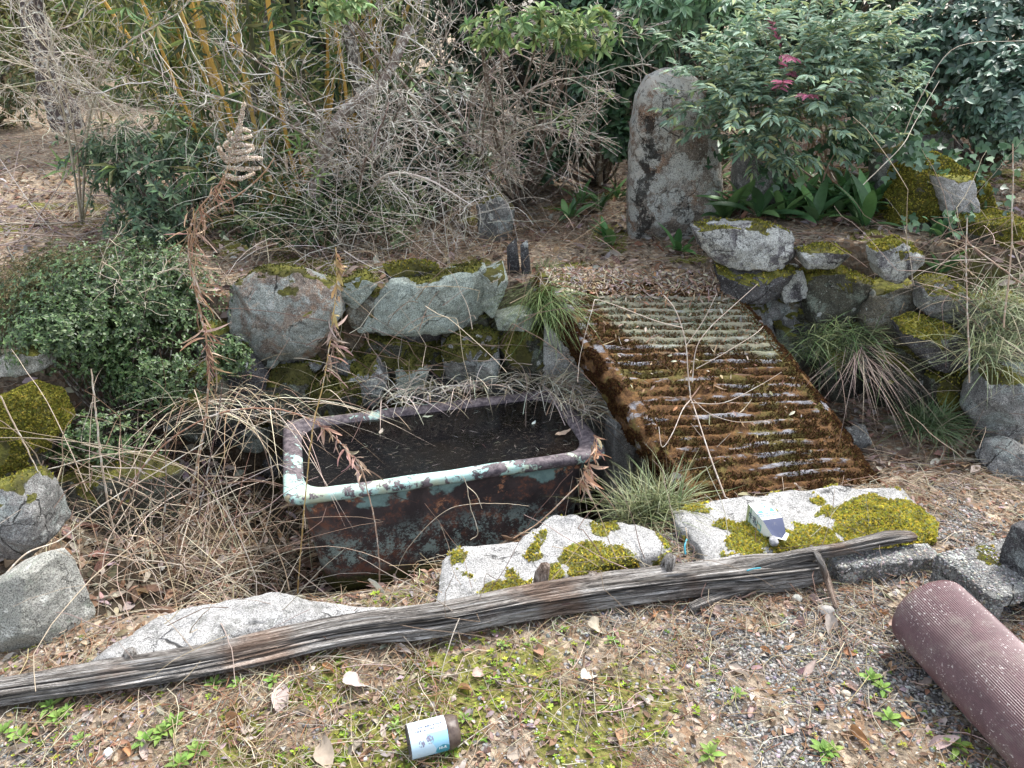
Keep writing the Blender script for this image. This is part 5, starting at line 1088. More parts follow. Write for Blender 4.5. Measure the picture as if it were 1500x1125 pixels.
stalk('dead_weed', 'curled brown fern like leaves on a stem at the right end of the bathtub', [(750, 790), (790, 765), (835, 722), (850, 706), (862, 680), (872, 640)], [1.97, 2.05, 2.12], .0026, [(.30, .2, .14)],
      [(.55, 1, 46, .03, .06, .26, 1.5, [(.42, .27, .19), (.34, .2, .13), (.5, .36, .27)])], n=60, extra=[([(858, 700, 2.1), (885, 725, 2.1), (900, 745, 2.1), (908, 762, 2.1)], .002)])
stalk('dead_weed', 'thin forked pale straw leaning on the front of the bathtub', [(690, 790), (700, 780), (690, 745), (682, 705), (668, 688)], 2.1, .0018, [(.5, .42, .3)], extra=[([(684, 712, 2.1), (698, 725, 2.08), (706, 745, 2.08)], .0015)])
stalk('dead_weed', 'dark bare stem standing left of the tall weed', [(238, 800), (242, 740), (243, 680), (240, 620)], 2.1, .003, [(.14, .09, .06)])
stalk('dead_weed', 'dark reddish stem between the tall weed and the bathtub', [(290, 760), (304, 690), (318, 620), (326, 560)], 2.15, .003, [(.12, .07, .06)])
stalk('dead_weed', 'pale bent cane rising through the shrub on the left', [(170, 800), (152, 700), (142, 620), (136, 560), (134, 540)], 2.2, .004, [(.44, .36, .27)])
stalk('dead_weed', 'long thin cane slanting up from the left edge', [(0, 850), (40, 810), (90, 790), (150, 740), (215, 700), (300, 648)], [1.75, 2.1], .003, [(.42, .35, .27)])
for j, (p, Yy, rd, lab) in enumerate([
    ([(470, 880), (520, 868), (600, 862), (700, 858)], 1.85, .002, 'thin grey stem lying along the pit edge below the bathtub'),
    ([(575, 850), (600, 800), (660, 745), (740, 738), (775, 742)], 2.1, .0015, 'fine grey wire like stem arched against the front of the bathtub'),
    ([(0, 580), (60, 700), (80, 760), (75, 800)], 2.05, .0022, 'thin pale stem hanging at the left edge'),
    ([(205, 760), (300, 680), (340, 640), (430, 600)], 2.25, .002, 'pale straight stalk crossing toward the left back corner of the bathtub'),
    ([(60, 690), (150, 668), (240, 660), (330, 672)], 2.15, .002, 'level pale stalk across the small leaved shrub'),
    ([(340, 880), (380, 800), (400, 720), (390, 640)], 2.1, .0022, 'upright pale stalk just left of the bathtub')]):
    stalk('dead_stalk', lab, p, Yy, rd, [(.42, .34, .25)], cat='dead stem')

# bare twigs over the ramp
tw = Acc()
for pts_, rd in [([(1062, 728, 2.15), (1040, 668, 2.24), (1018, 600, 2.38), (1010, 580, 2.42)], .003), ([(1012, 585, 2.42), (1000, 600, 2.36), (985, 635, 2.28), (970, 655, 2.25), (965, 625, 2.3)], .0022), ([(1012, 585, 2.42), (1008, 548, 2.45), (1004, 500, 2.5), (990, 455, 2.55), (972, 432, 2.6)], .0026),
                 ([(1014, 560, 2.42), (1020, 510, 2.46), (1040, 480, 2.5), (1072, 450, 2.55), (1110, 416, 2.6)], .002), ([(1020, 540, 2.4), (1060, 518, 2.4), (1105, 490, 2.45), (1118, 478, 2.5)], .0016), ([(1012, 590, 2.38), (1060, 590, 2.36), (1110, 566, 2.4), (1145, 545, 2.42)], .0018),
                 ([(1016, 586, 2.4), (1040, 606, 2.38), (1080, 618, 2.38), (1130, 615, 2.4)], .0016), ([(1004, 508, 2.5), (1030, 470, 2.55), (1050, 430, 2.6)], .0014), ([(1000, 480, 2.5), (960, 470, 2.5), (880, 440, 2.55), (868, 452, 2.5), (850, 520, 2.45), (846, 560, 2.4)], .0016), ([(1050, 655, 2.3), (1070, 635, 2.3)], .0012), ([(1062, 728, 2.15), (1100, 745, 2.1), (1112, 738, 2.15)], .0018), ([(1016, 596, 2.38), (1030, 640, 2.3), (1012, 620, 2.3)], .0012)]:
    Q = smooth_path([PY(*q) for q in pts_], 16); V, Fq = tube(Q, np.linspace(rd, rd * .5, 16), 5); tw.add(V, Fq, (.42, .34, .28))
props(tw.obj('bare_twig', M_TWIG, None, origin=PY(1062, 728, 2.15)), 'pale many branched bare twig leaning over the mossy ramp', 'twig')
for lab, pts_, rd, cc in [('straight dead cane growing at the right edge before the moss mound', [(1420, 560, 2.4), (1418, 480, 2.4), (1415, 380, 2.42), (1416, 320, 2.45)], .003, (.34, .26, .2)), ('curved brown runner at the right edge over the wall', [(1560, 460, 2.4), (1470, 395, 2.45), (1425, 360, 2.5), (1416, 345, 2.5)], .003, (.34, .24, .18)),
                          ('tall leafless stem at the right edge', [(1470, 480, 2.5), (1480, 380, 2.5), (1483, 300, 2.5), (1484, 210, 2.5)], .003, (.4, .3, .22)), ('thin vine hanging across the dark evergreen on the right', [(1325, 195, 3.0), (1350, 140, 3.0), (1400, 70, 3.0), (1500, 60, 3.1)], .0015, (.45, .36, .28)), ('pale twig angled between the ivy and the strap leaved plants', [(1265, 270, 2.9), (1320, 215, 2.9), (1340, 180, 3.0), (1375, 120, 3.1)], .0017, (.45, .4, .32))]:
    Q = smooth_path([PY(*q) for q in pts_], 20); V, Fq = tube(Q, np.linspace(rd, rd * .6, 20), 5); props(obj('dead_cane', V + (fbm(V * 20, 3, 2) - .5)[:, None] * .01, Fq, M_TWIG, None, Q[0], col=np.tile(cc, (len(V), 1))), lab, 'twig')

# ------------------------------------------------------------ leafy shrubs
def leaf_lo(w=.4, fold=.12, droop=.15): return np.array([[0, 0, 0], [-w / 2, .42, fold * .5], [0, .45, -droop * .2], [w / 2, .42, fold * .5], [0, 1, -droop]]), np.array([[0, 2, 1], [0, 3, 2], [1, 2, 4], [2, 3, 4]])
def clusters(acc, cen, axis_, per, L, tmpl, cols, beta=(.8, 1.5), var=.2, spread=.0, light=None):
    n = len(cen); tv, tf = tmpl
    for j in range(per):
        an = 2 * math.pi * j / per + U(0, .9, n); ref = nrm(np.cross(axis_, rng.normal(0, 1, (n, 3)) * .02 + [.3, .9, .1])); bt = np.cross(axis_, ref); be = U(*beta, n)[:, None]
        d_ = axis_ * np.cos(be) + (ref * np.cos(an)[:, None] + bt * np.sin(an)[:, None]) * np.sin(be); keep = rng.random(n) < .9
        cc = pick(cols, n, var); ps = cen + rng.normal(0, 1, (n, 3)) * spread
        acc.add(*scatter(tv, tf, ps[keep], frames(d_[keep], up=nrm(axis_[keep] + [0, 0, .6]), roll=U(-.4, .4, keep.sum())), U(*L, keep.sum()), cc[keep]))
def blob_pts(c, r, n, shell=.55, lump=.45, seed=0):
    """points through the volume of a lumpy crown; returns points and outward axes"""
    d = nrm(rng.normal(0, 1, (n, 3))); rad = (shell + (1 - shell) * rng.random(n)) * (1 + lump * 2 * (fbm(d * 2.2 + seed, seed, 3) - .5)); P = np.asarray(c) + d * rad[:, None] * np.asarray(r)
    gap = fbm((P + seed) * 7 / max(max(r), .4), seed + 6, 2) > .40; return P[gap], nrm(d[gap] * [1, 1, .8] + [0, -.05, .45])
def limbs(root_, targets, rad, acc, col, seed=0, bend=.12):
    for T_ in targets:
        m = (root_ + T_) / 2 + rng.normal(0, bend, 3) * np.linalg.norm(T_ - root_) * .5; Q = smooth_path([root_, m, T_], 12); V, Fq = tube(Q, np.linspace(rad, rad * .25, 12), 6); acc.add(V + (fbm(V * 30, seed, 2) - .5)[:, None] * rad * .8, Fq, col)
def bush(name, label, c, r, n, per, L, w_, cols, base=None, lo=True, mat=None, stem=.008, nst=8, scol=(.14, .11, .09), cat='shrub', seed=0, beta=(.8, 1.5), blobs=None, shell=.5, fold=.12, droop=.2, group=None):
    c = np.asarray(c, float); b = base if base is not None else np.array([c[0], c[1], float(H(c[0], c[1]))]); R_ = root(name, b, label, cat, group); a = Acc(); blobs = blobs or [(c, r, 1.)]; T_ = []
    for k, (bc, br_, fr) in enumerate(blobs):
        P, ax = blob_pts(bc, br_, int(n * fr), shell, seed=seed + k); k_ = P[:, 2] > H(P[:, 0], P[:, 1]) + .01; P, ax = P[k_], ax[k_]
        clusters(a, P, ax, per, L, leaf_lo(w_, fold, droop) if lo else leaf_t(w_, fold, droop, segs=3), cols, beta); T_ += list(P[rng.integers(0, len(P), nst)])
    a.obj('foliage', mat or M_GREEN, R_); s_ = Acc(); limbs(b - [0, 0, .03], T_, stem, s_, scol, seed); s_.obj('branches', M_TWIG, R_); return R_
def W3(px, py, y): return PY(px, py, y)
# small leaved dark shrub at the left
DK = [(.05, .095, .03), (.075, .125, .04), (.03, .055, .02), (.12, .18, .07)]
bush('box_shrub', 'dense small leaved dark green shrub on the left bank', W3(150, 460, 2.85), None, 15500, 4, (.010, .021), .55, DK, base=hit(180, 640), blobs=[(W3(160, 440, 2.95), (.40, .3, .24), .42), (W3(90, 480, 2.75), (.28, .22, .15), .18), (W3(235, 420, 3.0), (.22, .2, .22), .16), (W3(205, 545, 2.75), (.30, .15, .17), .14), (W3(120, 640, 2.5), (.30, .14, .13), .07), (W3(335, 520, 2.75), (.10, .06, .10), .03)], nst=14, stem=.006, seed=3, shell=.3)
bush('heather_shrub', 'brownish green needle leaved low shrub at the left edge', W3(35, 430, 3.0), None, 9000, 5, (.010, .022), .18, [(.16, .15, .06), (.10, .11, .05), (.22, .16, .08), (.07, .09, .04)], base=hit(40, 470), blobs=[(W3(20, 430, 3.0), (.36, .25, .14), .6), (W3(95, 400, 3.15), (.22, .2, .13), .4)], nst=10, stem=.004, mat=M_SOFT, seed=5, shell=.2)
bush('broadleaf_shrub', 'mid green pointed leaved shrub left of the bamboo', W3(240, 240, 4.0), None, 1050, 7, (.03, .055), .34, [(.10, .16, .09), (.15, .22, .12), (.07, .11, .07)], base=hit(270, 350), blobs=[(W3(240, 250, 3.9), (.40, .3, .28), .45), (W3(170, 235, 4.0), (.25, .2, .18), .2), (W3(330, 255, 4.1), (.3, .2, .25), .2), (W3(215, 330, 3.7), (.22, .15, .12), .15)], mat=M_SOFT, seed=7, stem=.007, nst=10)
bush('laurel_shrub', 'glossy dark laurel hiding behind the white twigs', W3(600, 240, 4.4), None, 900, 6, (.06, .10), .45, [(.03, .065, .03), (.05, .09, .045), (.02, .04, .02)], base=hit(610, 310), blobs=[(W3(600, 230, 4.3), (.4, .2, .26), .4), (W3(640, 160, 4.6), (.4, .3, .2), .2), (W3(520, 300, 4.1), (.3, .15, .15), .2), (W3(800, 210, 4.9), (.25, .2, .2), .2)], seed=9, lo=False)
bush('azalea_shrub', 'low pale green leaved shrub sprouting beneath the white twigs', W3(575, 330, 3.7), (.14, .1, .12), 90, 6, (.025, .04), .4, [(.22, .28, .14), (.14, .2, .09)], base=hit(578, 360), mat=M_SOFT, seed=11, stem=.004)
bush('camellia_shrub', 'glossy broad leaved shrub directly left of the standing stone', W3(880, 90, 4.6), None, 1900, 6, (.04, .07), .52, [(.06, .13, .06), (.10, .18, .09), (.04, .08, .045)], base=hit(882, 265), blobs=[(W3(900, 40, 4.5), (.26, .25, .42), .45), (W3(875, 140, 4.5), (.14, .14, .26), .25), (W3(790, 235, 4.6), (.12, .1, .12), .06), (W3(905, 205, 4.3), (.08, .08, .09), .05), (W3(950, -60, 4.8), (.5, .4, .4), .2)], seed=13, lo=False, stem=.012)
LG = [(.16, .26, .09), (.22, .32, .13), (.12, .2, .08), (.28, .34, .12)]
bush('rhododendron', 'light green rosettes of leaves at the top centre above the bare twigs', W3(790, 30, 3.6), None, 190, 8, (.035, .06), .34, LG, base=hit(760, 300), blobs=[(W3(770, 40, 3.5), (.26, .15, .08), .4), (W3(860, 45, 3.6), (.22, .12, .09), .35), (W3(710, 65, 3.5), (.06, .05, .03), .06), (W3(885, 140, 3.7), (.04, .03, .02), .04), (W3(500, 8, 3.4), (.12, .1, .05), .15)], mat=M_SOFT, seed=15, lo=False, stem=.01, nst=5)
bush('rhododendron', 'bluish green leaf rosettes over the top of the standing stone', W3(1010, 60, 3.9), None, 420, 8, (.04, .07), .36, [(.18, .30, .17), (.24, .37, .22), (.13, .22, .13)], base=hit(960, 200), blobs=[(W3(1010, 5, 4.1), (.34, .2, .10), .4), (W3(1085, 75, 3.9), (.13, .12, .18), .3), (W3(945, 60, 4.4), (.2, .15, .12), .3)], mat=M_SOFT, seed=17, lo=False, stem=.01)
# nandina with pinnate blue green leaves and magenta sprays
def nandina():
    b = hit(1205, 300); R_ = root('nandina', b, 'blue green feathery leaved bush with a few magenta sprays right of the standing stone', 'shrub'); fol, red, st = Acc(), Acc(), Acc(); tv2 = leaf_t(.30, .1, .2, segs=3)
    n = 640; P1, ax = blob_pts(W3(1165, 120, 3.55), (.50, .28, .34), n, .25, seed=2); P2, ax2 = blob_pts(W3(1120, 170, 3.4), (.28, .18, .16), 90, .2, seed=4); P3, ax3 = blob_pts(W3(1230, 70, 3.6), (.35, .25, .2), 130, .2, seed=5); P = np.vstack([P1, P2, P3]); ax = np.vstack([ax, ax2, ax3]); n = len(P)
    isred = np.zeros(n, bool)
    for (px, py, rr) in ((1150, 70, .045), (1175, 125, .05), (1143, 142, .04), (1210, 115, .03)):
        q = W3(px, py, 3.3); rx = P[:, 0] / P[:, 1] * 3.3; k = np.argsort(np.hypot(P[:, 0] / P[:, 1] * 3.3 - q[0], (P[:, 2] - EYE) / P[:, 1] * 3.3 - (q[2] - EYE)) + .05 * P[:, 1])[:2]; isred[k] = True
    d0 = nrm(ax * [1, 1, .4] + rng.normal(0, .35, (n, 3)) + [0, -.25, 0]); side_ = nrm(np.cross(d0, [0, 0, 1.])); Lr = U(.07, .12, n)
    for k in range(1, 7):
        for sgn in (-1, 1, 0) if k == 6 else (-1, 1):
            ps = P + d0 * (Lr * k / 6)[:, None]; dd_ = nrm(d0 * (.7 + (sgn == 0)) + side_ * sgn * .8 + rng.normal(0, .15, (n, 3)) - [0, 0, .12]); L_ = U(.034, .058, n)
            for msk, ac, cc in ((~isred, fol, [(.20, .31, .21), (.27, .39, .28), (.13, .21, .14), (.33, .44, .32), (.36, .42, .2)]), (isred, red, [(.42, .11, .20), (.50, .15, .24), (.3, .10, .15)])):
                if msk.any(): ac.add(*scatter(*(tv2), ps[msk], frames(dd_[msk], up=nrm(rng.normal(0, .3, (msk.sum(), 3)) + [0, -.25, 1])), L_[msk], pick(cc, msk.sum(), .12)))
    for k in range(0, n, 2): Q = np.array([P[k] - d0[k] * .02, P[k] + d0[k] * Lr[k]]); V, Fq = tube(smooth_path(Q, 3), .0012, 3); st.add(V, Fq, (.2, .15, .1))
    tops = P[rng.integers(0, n, 22)]
    for q, off in zip(((1200, 300), (1175, 250), (1215, 280), (1240, 290)), range(4)): limbs(hit(*q) - [0, 0, .02], tops[off * 5:off * 5 + 5], .007, st, (.30, .22, .16), off, .06)
    fol.obj('foliage', M_SOFT, R_); red.obj('magenta_sprays', M_SOFT, R_); st.obj('branches', M_TWIG, R_)
nandina()
BG = [(.09, .155, .11), (.15, .235, .17), (.055, .10, .07), (.22, .31, .24)]
bush('evergreen_shrub', 'dark evergreen with rounded bluish leaves at the right edge', W3(1430, 120, 4.0), None, 3600, 6, (.03, .05), .5, BG, base=hit(1445, 245), blobs=[(W3(1440, 60, 4.1), (.42, .35, .30), .4), (W3(1490, 150, 3.7), (.28, .2, .22), .28), (W3(1350, 110, 4.6), (.3, .3, .3), .17), (W3(1480, 180, 3.6), (.15, .12, .05), .1)], seed=21, stem=.014, lo=False)
# tree trunks
def trunk(px, pts, rad, label, col, name='tree_trunk', cat='tree', crown=None, seed=0):
    Q = smooth_path([W3(*q) for q in pts], 40); R_ = root(name, Q[0], label, cat); V, Fq = tube(Q, np.linspace(rad * 1.2, rad * .75, 40), 20); V += (fbm(V * [14, 14, 5], seed, 4) - .5)[:, None] * rad * .6
    obj('trunk', V, Fq, M_TWIG, R_, col=np.tile(col, (len(V), 1)))
    if crown:
        a = Acc(); c, r, n, L, w_, cols = crown; P, ax = blob_pts(c, r, n, .35, seed=seed); clusters(a, P, ax, 6, L, leaf_lo(w_), cols); a.obj('crown', M_SOFT, R_); s_ = Acc(); limbs(Q[-1], list(P[rng.integers(0, len(P), 12)]), rad * .4, s_, col); s_.obj('limbs', M_TWIG, R_)
    return R_
trunk(0, [(1366, 245, 4.3), (1372, 170, 4.3), (1385, 90, 4.3), (1402, 0, 4.3), (1410, -60, 4.3)], .042, 'brown trunk rising through the evergreens at the upper right', (.20, .14, .10), 'evergreen_tree', crown=(W3(1420, -170, 4.9), (.9, .7, .5), 2200, (.04, .07), .45, BG), seed=3)
trunk(0, [(100, 190, 5.6), (72, 110, 5.6), (52, 40, 5.6), (45, -60, 5.6)], .085, 'dark old trunk at the upper left in front of bright foliage', (.07, .055, .05), 'old_tree', crown=(np.array([-4.0, 6.5, 3.3]), (1.6, 1.2, .7), 1500, (.05, .09), .4, [(.10, .14, .05), (.16, .2, .07)]), seed=5)
trunk(0, [(848, 232, 5.6), (856, 190, 5.6), (870, 120, 5.6), (880, 20, 5.6)], .035, 'thin pale trunk behind the glossy broad leaved shrub', (.25, .2, .15), 'young_tree', seed=7)
trunk(0, [(880, 270, 4.8), (878, 230, 4.8), (874, 180, 4.8)], .014, 'slim stem of a sapling left of the standing stone', (.22, .17, .12), 'sapling', seed=8)
trunk(0, [(455, 330, 3.9), (470, 240, 3.9), (500, 170, 3.95), (560, 120, 4.0), (600, 40, 4.1)], .030, 'leaning grey brown trunk among bamboo and white twigs', (.16, .13, .11), 'leaning_tree', seed=9)
trunk(0, [(350, 340, 4.3), (360, 200, 4.3), (390, 60, 4.3), (400, -60, 4.3)], .028, 'dark upright trunk inside the bamboo clump', (.09, .08, .06), 'understory_tree', seed=10)
trunk(0, [(560, 320, 4.3), (530, 150, 4.3), (510, 30, 4.3), (505, -60, 4.3)], .034, 'dark upright trunk right of the bamboo clump', (.08, .07, .06), 'understory_tree', seed=12)
# bamboo
def bamboo():
    b = hit(430, 320); R_ = root('bamboo_clump', b, 'clump of thin yellow and green bamboo canes at the upper left centre', 'bamboo'); fo = Acc()
    for j in range(62):
        bx_ = U(300, 560); yy = U(4.1, 5.2); P0 = W3(bx_, 300, yy); P0[2] = float(H(P0[0], P0[1])); tx = bx_ + (bx_ - 470) * .9 + U(-110, 40); P1 = W3(tx, -80, yy + U(-.4, .3)); mid = (P0 + P1) / 2 + rng.normal(0, .03, 3); Q = smooth_path([P0, mid, P1], 26)
        r_ = U(.006, .011); rr_ = np.full(26, r_); rr_[::3] *= 1.25; V, Fq = tube(Q, rr_, 7); c_ = np.array([(.50, .31, .07), (.42, .30, .09), (.16, .17, .07), (.55, .38, .12), (.10, .11, .06)][rng.integers(0, 5)]) * U(.8, 1.1)
        obj('cane', V, Fq, M_STRAW, R_, col=np.tile(c_, (len(V), 1)))
        m = int(U(6, 13)); t = U(.2, 1, m); Pb = Q[(t * 25).astype(int)] + rng.normal(0, .12, (m, 3)) - [0, .15, 0]; ax = nrm(rng.normal(0, .5, (m, 3)) + [0, -.3, -.3]); clusters(fo, Pb, ax, 7, (.09, .15), leaf_lo(.13, .06, .3), [(.08, .14, .05), (.13, .19, .065), (.20, .23, .08), (.06, .09, .04), (.24, .23, .10)], (.2, 1.2))
    P, ax = blob_pts(W3(470, 300, 4.3), (.45, .3, .25), 70, .2, seed=6); clusters(fo, P, nrm(ax - [0, .4, .9]), 7, (.08, .14), leaf_lo(.14, .06, .3), [(.08, .16, .05), (.12, .2, .07)], (.2, 1.2))
    for q in ((835, 185, 3.9), (815, 175, 4.0), (95, 250, 4.1), (110, 240, 4.2), (440, 220, 3.8), (465, 260, 3.8), (290, 150, 4.2)): clusters(fo, W3(*q)[None], nrm(np.array([[.2, -.5, .3]])), 8, (.09, .14), leaf_lo(.14, .06, .25), [(.16, .26, .09), (.22, .3, .12)], (.3, 1.4))
    fo.obj('foliage', M_SOFT, R_)
bamboo()
# bare lichen covered shrubs
def grow(p, d, L, r, lev, out, wander=.22, trop=(0, 0, 0), dens=1.):
    n = 7 if lev > 0 else 5; P = [p]; d = nrm(d)
    for k in range(n): d = nrm(d + rng.normal(0, wander, 3) + np.array(trop)); P.append(P[-1] + d * L / n)
    P = np.array(P); out.append((P, r, lev))
    if lev == 0: return
    m = int((3 + (lev > 1) * 2) * dens + rng.random())
    for j in range(m):
        k = int(U(1.5, n)); t = nrm(P[k + 1] - P[k - 1]) if k < n else d; dd_ = nrm(t + nrm(rng.normal(0, 1, 3)) * U(.6, 1.1)); grow(P[k], dd_, L * U(.4, .72), r * .55, lev - 1, out, wander, trop, dens)
def bare_shrub(name, label, base, mains, cols, r0=.0075, lev=3, trop=(0, 0, .0), wander=.2, dens=1., rmin=.0008):
    R_ = root(name, base, label, 'bare shrub'); out = []
    for path, L_, lv in mains:
        Q = smooth_path([base] + [W3(*q) for q in path], 14); out.append((Q, r0, 9))
        for k in range(3, 14): 
            for _ in range(2 if dens > 1 else 1): grow(Q[k], nrm((Q[min(k + 1, 13)] - Q[k - 1]) / .1 * .1 + rng.normal(0, 1, 3) * .12), L_ * U(.6, 1.1), r0 * .40, lv, out, wander, trop, 1.15)
    big, fine = Acc(), Acc()
    for P, r_, lv in out:
        m = len(P); V, Fq = tube(P, np.maximum(np.linspace(r_, r_ * (.35 if lv == 9 else .5), m), rmin), 6 if lv > 2 else 4); (big if lv > 2 else fine).add(V, Fq, pick(cols, 1, .12)[0])
    big.obj('limbs', M_TWIG, R_); fine.obj('twigs', M_TWIG, R_)
TW = [(.20, .17, .14), (.30, .28, .24), (.14, .11, .09), (.40, .38, .35)]
bare_shrub('bare_shrub', 'leafless shrub with whitish lichened twigs spreading over the middle of the terrace', hit(520, 320), [([(550, 240, 3.9), (590, 150, 3.6), (640, 90, 3.4)], .28, 2), ([(500, 220, 3.8), (430, 130, 3.5), (330, 60, 3.4)], .30, 2), ([(480, 230, 3.7), (380, 160, 3.4), (220, 120, 3.3)], .28, 2), ([(560, 260, 3.6), (620, 260, 3.3), (690, 300, 3.2)], .26, 2), ([(540, 200, 3.8), (550, 100, 3.7), (540, 0, 3.6)], .30, 2), ([(530, 250, 3.5), (560, 180, 3.2), (570, 150, 3.2)], .24, 2)], TW, wander=.24)
bare_shrub('bare_shrub', 'leafless brown shrub with a fan of fine drooping twigs left of the standing stone', hit(690, 300), [([(700, 200, 4.2), (720, 110, 4.0), (760, 40, 3.9)], .34, 2), ([(710, 210, 4.1), (780, 130, 3.8), (870, 110, 3.6)], .34, 2), ([(680, 200, 4.2), (650, 100, 4.0), (640, 20, 3.9)], .34, 2), ([(720, 230, 4.0), (770, 190, 3.7), (840, 175, 3.6)], .28, 2), ([(690, 150, 4.0), (770, 70, 3.8), (900, 50, 3.8)], .3, 2)], [(.30, .25, .20), (.24, .19, .16), (.36, .32, .28)], wander=.14, trop=(.03, 0, -.02), r0=.0065)
bare_shrub('bare_shrub', 'leafless grey shrub with arching branches at the upper left corner', hit(120, 330), [([(110, 200, 3.9), (75, 80, 3.6), (20, 10, 3.5)], .32, 2), ([(130, 180, 3.8), (170, 80, 3.5), (260, 20, 3.4)], .34, 2), ([(95, 170, 3.7), (70, 90, 3.5), (110, 0, 3.4)], .3, 2), ([(150, 200, 3.9), (120, 120, 3.6), (0, 130, 3.5)], .3, 2)], [(.36, .31, .25), (.28, .24, .19), (.44, .4, .33)], wander=.16, r0=.0065)
bare_shrub('bare_shrub', 'thin leafless twigs rising through the dense shrub on the left bank', hit(150, 560), [([(150, 480, 2.9), (140, 420, 2.8), (160, 350, 2.8)], .2, 1), ([(180, 500, 2.9), (210, 440, 2.8), (230, 400, 2.8)], .2, 1)], [(.36, .3, .22)], r0=.004, wander=.2)

tangle('twig_thicket', 'dense fine grey twigs hanging under the bare shrub down to the stone wall', 'twigs', [PY(x, y, yy) for x, y, yy in ((380, 300, 3.7), (440, 250, 3.8), (500, 300, 3.6), (560, 270, 3.6), (620, 310, 3.6), (680, 270, 3.8), (600, 200, 3.8), (470, 180, 3.9), (720, 200, 4.0), (350, 200, 4.0), (540, 350, 3.4))], 480, [.14, .12, .09], (.2, .65), (.0007, .0017), [(.26, .22, .18), (.36, .33, .29), (.18, .14, .11), (.46, .44, .4)], .2, .10, (0, 0, -.03), M_TWIG)
bush('undergrowth_shrub', 'dark low leafy undergrowth beneath the bare shrub above the wall', W3(500, 320, 3.7), None, 900, 6, (.025, .05), .36, [(.06, .10, .04), (.10, .15, .06), (.04, .06, .03), (.14, .16, .07)], base=hit(500, 350), blobs=[(W3(450, 320, 3.7), (.26, .2, .13), .35), (W3(560, 300, 3.8), (.3, .2, .16), .3), (W3(370, 330, 3.6), (.18, .15, .10), .15), (W3(690, 250, 4.1), (.22, .2, .18), .2)], mat=M_SOFT, seed=31, stem=.004, shell=.1)
# strap leaved plants
def strap(px, py, n, L0, L1, label, face=0., cols=((.10, .22, .07), (.15, .28, .10), (.08, .17, .07))):
    P = hit(px, py); a = Acc(); an = U(0, 6.28, n); el = U(.45, 1.4, n); d_ = np.stack([np.cos(an) * np.cos(el), np.sin(an) * np.cos(el) - .1, np.sin(el)], 1); tv, tf = leaf_t(.24, .05, .35, segs=6)
    a.add(*scatter(tv, tf, P + rng.normal(0, .012, (n, 3)) * [1, 1, 0], frames(d_, roll=U(-.4, .4, n)), U(L0, L1, n), pick(cols, n, .15))); props(a.obj('strap_leaf_plant', M_GREEN, None, origin=P), label, 'plant', 'strap leaved plants on the terrace')
for px, py in ((1060, 325), (1085, 310), (1110, 318), (1130, 300), (1150, 322), (1172, 308), (1195, 325), (1205, 300), (1225, 318), (1250, 312), (1262, 332), (1280, 305), (1105, 296), (1165, 290), (1238, 298)):
    strap(px, py, 13, .14, .25, 'strap leaved plant in the dense row behind the right wall')
for px, py, lab in ((985, 330, 'strap leaved plant at the right foot of the standing stone'), (995, 370, 'strap leaved plant lowest beside the white blotched stone'), (1325, 300, 'strap leaved plant beside the moss mound'), (1375, 350, 'strap leaved plant on the slope under the moss mound'), (1372, 420, 'strap leaved plant right of the white patched stone'), (895, 360, 'strap leaved plant with yellowish tips on the path'), (850, 300, 'dark strap leaved plant left of the standing stone'), (880, 310, 'dark strap leaved plant nearest the left foot of the standing stone'), (835, 320, 'flattened dark strap leaved plant beside the path'), (1060, 230, 'small strap leaved plant behind the right flank of the standing stone'), (1010, 210, 'small strap leaved plant growing against the standing stone'), (1410, 545, 'strap leaved plant under the overhanging stone'), (905, 290, 'upright strap leaved plant against the standing stone'), (1050, 270, 'strap leaved plant between the standing stone and the grey stone')):
    strap(px, py, 9, .10, .18, lab)
# ivy
def ivy(label, spots, n):
    a = Acc(); tv = np.array([[0, 0, 0], [-.45, .1, .04], [-.5, .42, .02], [-.22, .5, 0], [0, 1, -.08], [.22, .5, 0], [.5, .42, .02], [.45, .1, .04], [0, .4, -.03]]); tf = np.array([[8, i, i + 1] for i in range(0, 7)] + [[8, 7, 0]])[:, [0, 2, 1]]
    P = np.vstack([W3(px, py, y) + rng.normal(0, 1, (n, 3)) * [rx, .05, rz] for px, py, y, rx, rz in spots]); m = len(P); P[:, 2] = np.maximum(P[:, 2], H(P[:, 0], P[:, 1]) + .01); d_ = nrm(rng.normal(0, .6, (m, 3)) + [0, -.2, -.5]); up = nrm(rng.normal(0, .3, (m, 3)) + [0, -1, .7]); a.add(*scatter(tv, tf, P, frames(d_, up), U(.025, .045, m), pick([(.06, .13, .06), (.10, .18, .09), (.04, .09, .045)], m, .15)))
    props(a.obj('ivy', M_GREEN, None, origin=P.mean(0)), label, 'ivy')
ivy('ivy creeping over the stones between the nandina and the moss mound', [(1270, 200, 3.7, .13, .06), (1240, 215, 3.6, .08, .04), (1300, 185, 3.8, .12, .06), (1340, 230, 3.4, .06, .04), (1330, 165, 3.9, .15, .05)], 110)
ivy('ivy trailing over the moss at the right edge', [(1450, 250, 3.3, .06, .06), (1400, 320, 3.15, .08, .03), (1420, 230, 3.4, .1, .04)], 45)
ivy('ivy on the grey stone behind the strap leaved row', [(1140, 258, 3.5, .05, .02), (1100, 200, 3.7, .06, .03), (1060, 190, 3.7, .05, .06)], 30)

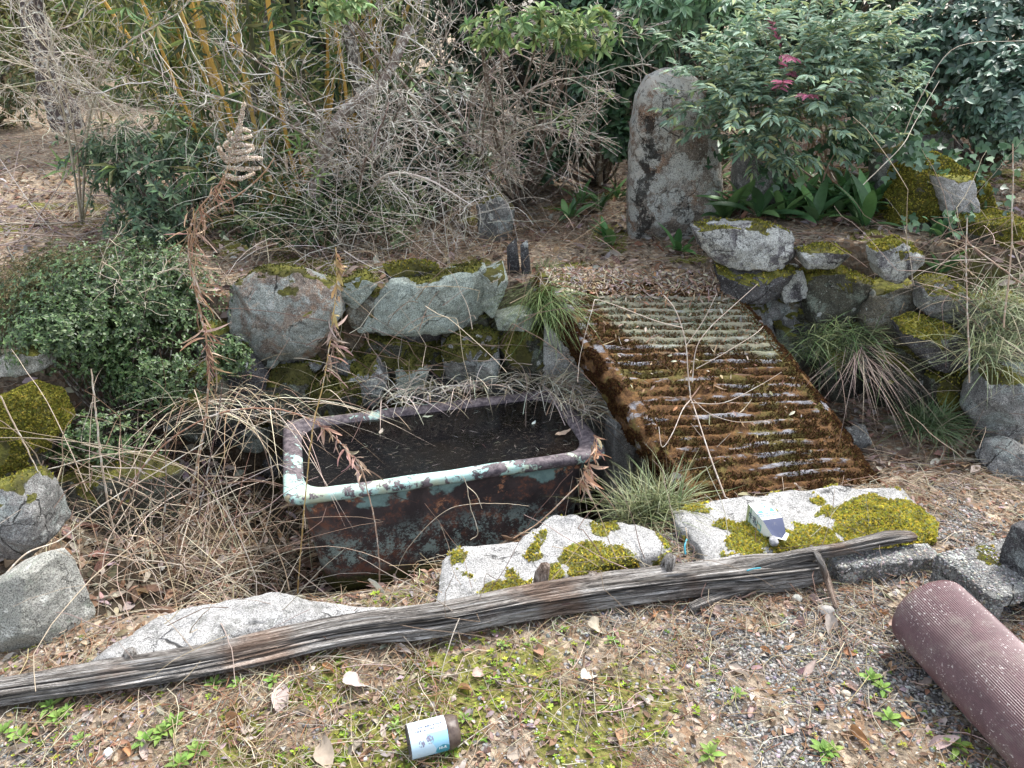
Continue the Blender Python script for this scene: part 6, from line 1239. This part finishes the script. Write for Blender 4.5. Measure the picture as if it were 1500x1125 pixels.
# ============================================================ far background
DG = [(.05, .085, .05), (.08, .12, .07), (.03, .05, .03), (.11, .16, .09)]
for j, (c, r, n, cols, L, lab) in enumerate([
    ((.2, 7.4, 1.6), (1.5, .8, 1.7), 5200, DG, (.06, .10), 'dark evergreen thicket behind the bare shrub in the middle'),
    ((2.6, 6.9, 1.8), (1.6, .8, 1.9), 5600, DG, (.05, .09), 'dark evergreen thicket behind the standing stone'),
    ((5.4, 6.6, 1.8), (1.7, .9, 1.9), 5200, BG, (.05, .09), 'bluish dark thicket behind the nandina'),
    ((1.4, 6.6, 1.4), (.8, .5, 1.4), 2600, DG, (.05, .09), 'dark evergreen thicket filling the gap left behind the standing stone'),
    ((8.2, 6.8, 1.9), (1.8, 1., 2.0), 3600, BG, (.06, .1), 'dark thicket beyond the right edge evergreen'),
    ((-1.6, 7.8, 1.6), (1.2, .8, 1.7), 4200, DG + [(.10, .13, .05)], (.06, .1), 'dark thicket behind the bamboo clump'),
    ((1.0, 7.2, 4.0), (1.8, .8, 1.1), 3600, DG, (.07, .12), 'high evergreen crown above the middle thicket'),
    ((-1.8, 7.6, 3.9), (1.6, .8, 1.1), 3200, DG, (.07, .12), 'high evergreen crown above the bamboo'),
    ((4.4, 6.9, 4.2), (1.8, .9, 1.0), 3400, DG, (.07, .12), 'high evergreen crown above the right thicket'),
    ((-3.4, 8.8, 1.3), (1.0, .8, 1.3), 3000, [(.24, .28, .05), (.34, .36, .07), (.16, .2, .06)], (.05, .09), 'bright yellow green bush in the sun beyond the bamboo'),
    ((-5.2, 9.2, 1.2), (1.3, .8, 1.2), 3000, [(.30, .28, .10), (.2, .2, .08), (.14, .18, .06)], (.05, .09), 'sunlit olive bush behind the old trunk'),
    ((-4.6, 6.9, .9), (.7, .5, .5), 2600, [(.12, .15, .06), (.2, .16, .08), (.08, .1, .05)], (.03, .06), 'low brownish bush beside the old trunk'),
    ((-7.6, 9.0, 1.4), (1.6, .9, 1.5), 2600, [(.16, .17, .07), (.1, .13, .05)], (.06, .1), 'olive bush far out at the left edge'),
    ((-3.0, 12, 3.2), (2.5, 1., 1.2), 2600, [(.2, .24, .08), (.3, .32, .1)], (.09, .14), 'distant pale tree crown over the sunlit bushes'),
    ((-7, 12, 2.2), (3, 1., 2.2), 4200, [(.12, .16, .06), (.2, .22, .08)], (.09, .14), 'distant green trees behind the sunlit bushes at the left')]):
    bush('thicket' if 'thicket' in lab else 'distant_bush', lab, c, r, n, 6, L, .42, cols, seed=50 + j, nst=10, stem=.03, shell=.35, mat=M_SOFT, beta=(.6, 1.5))
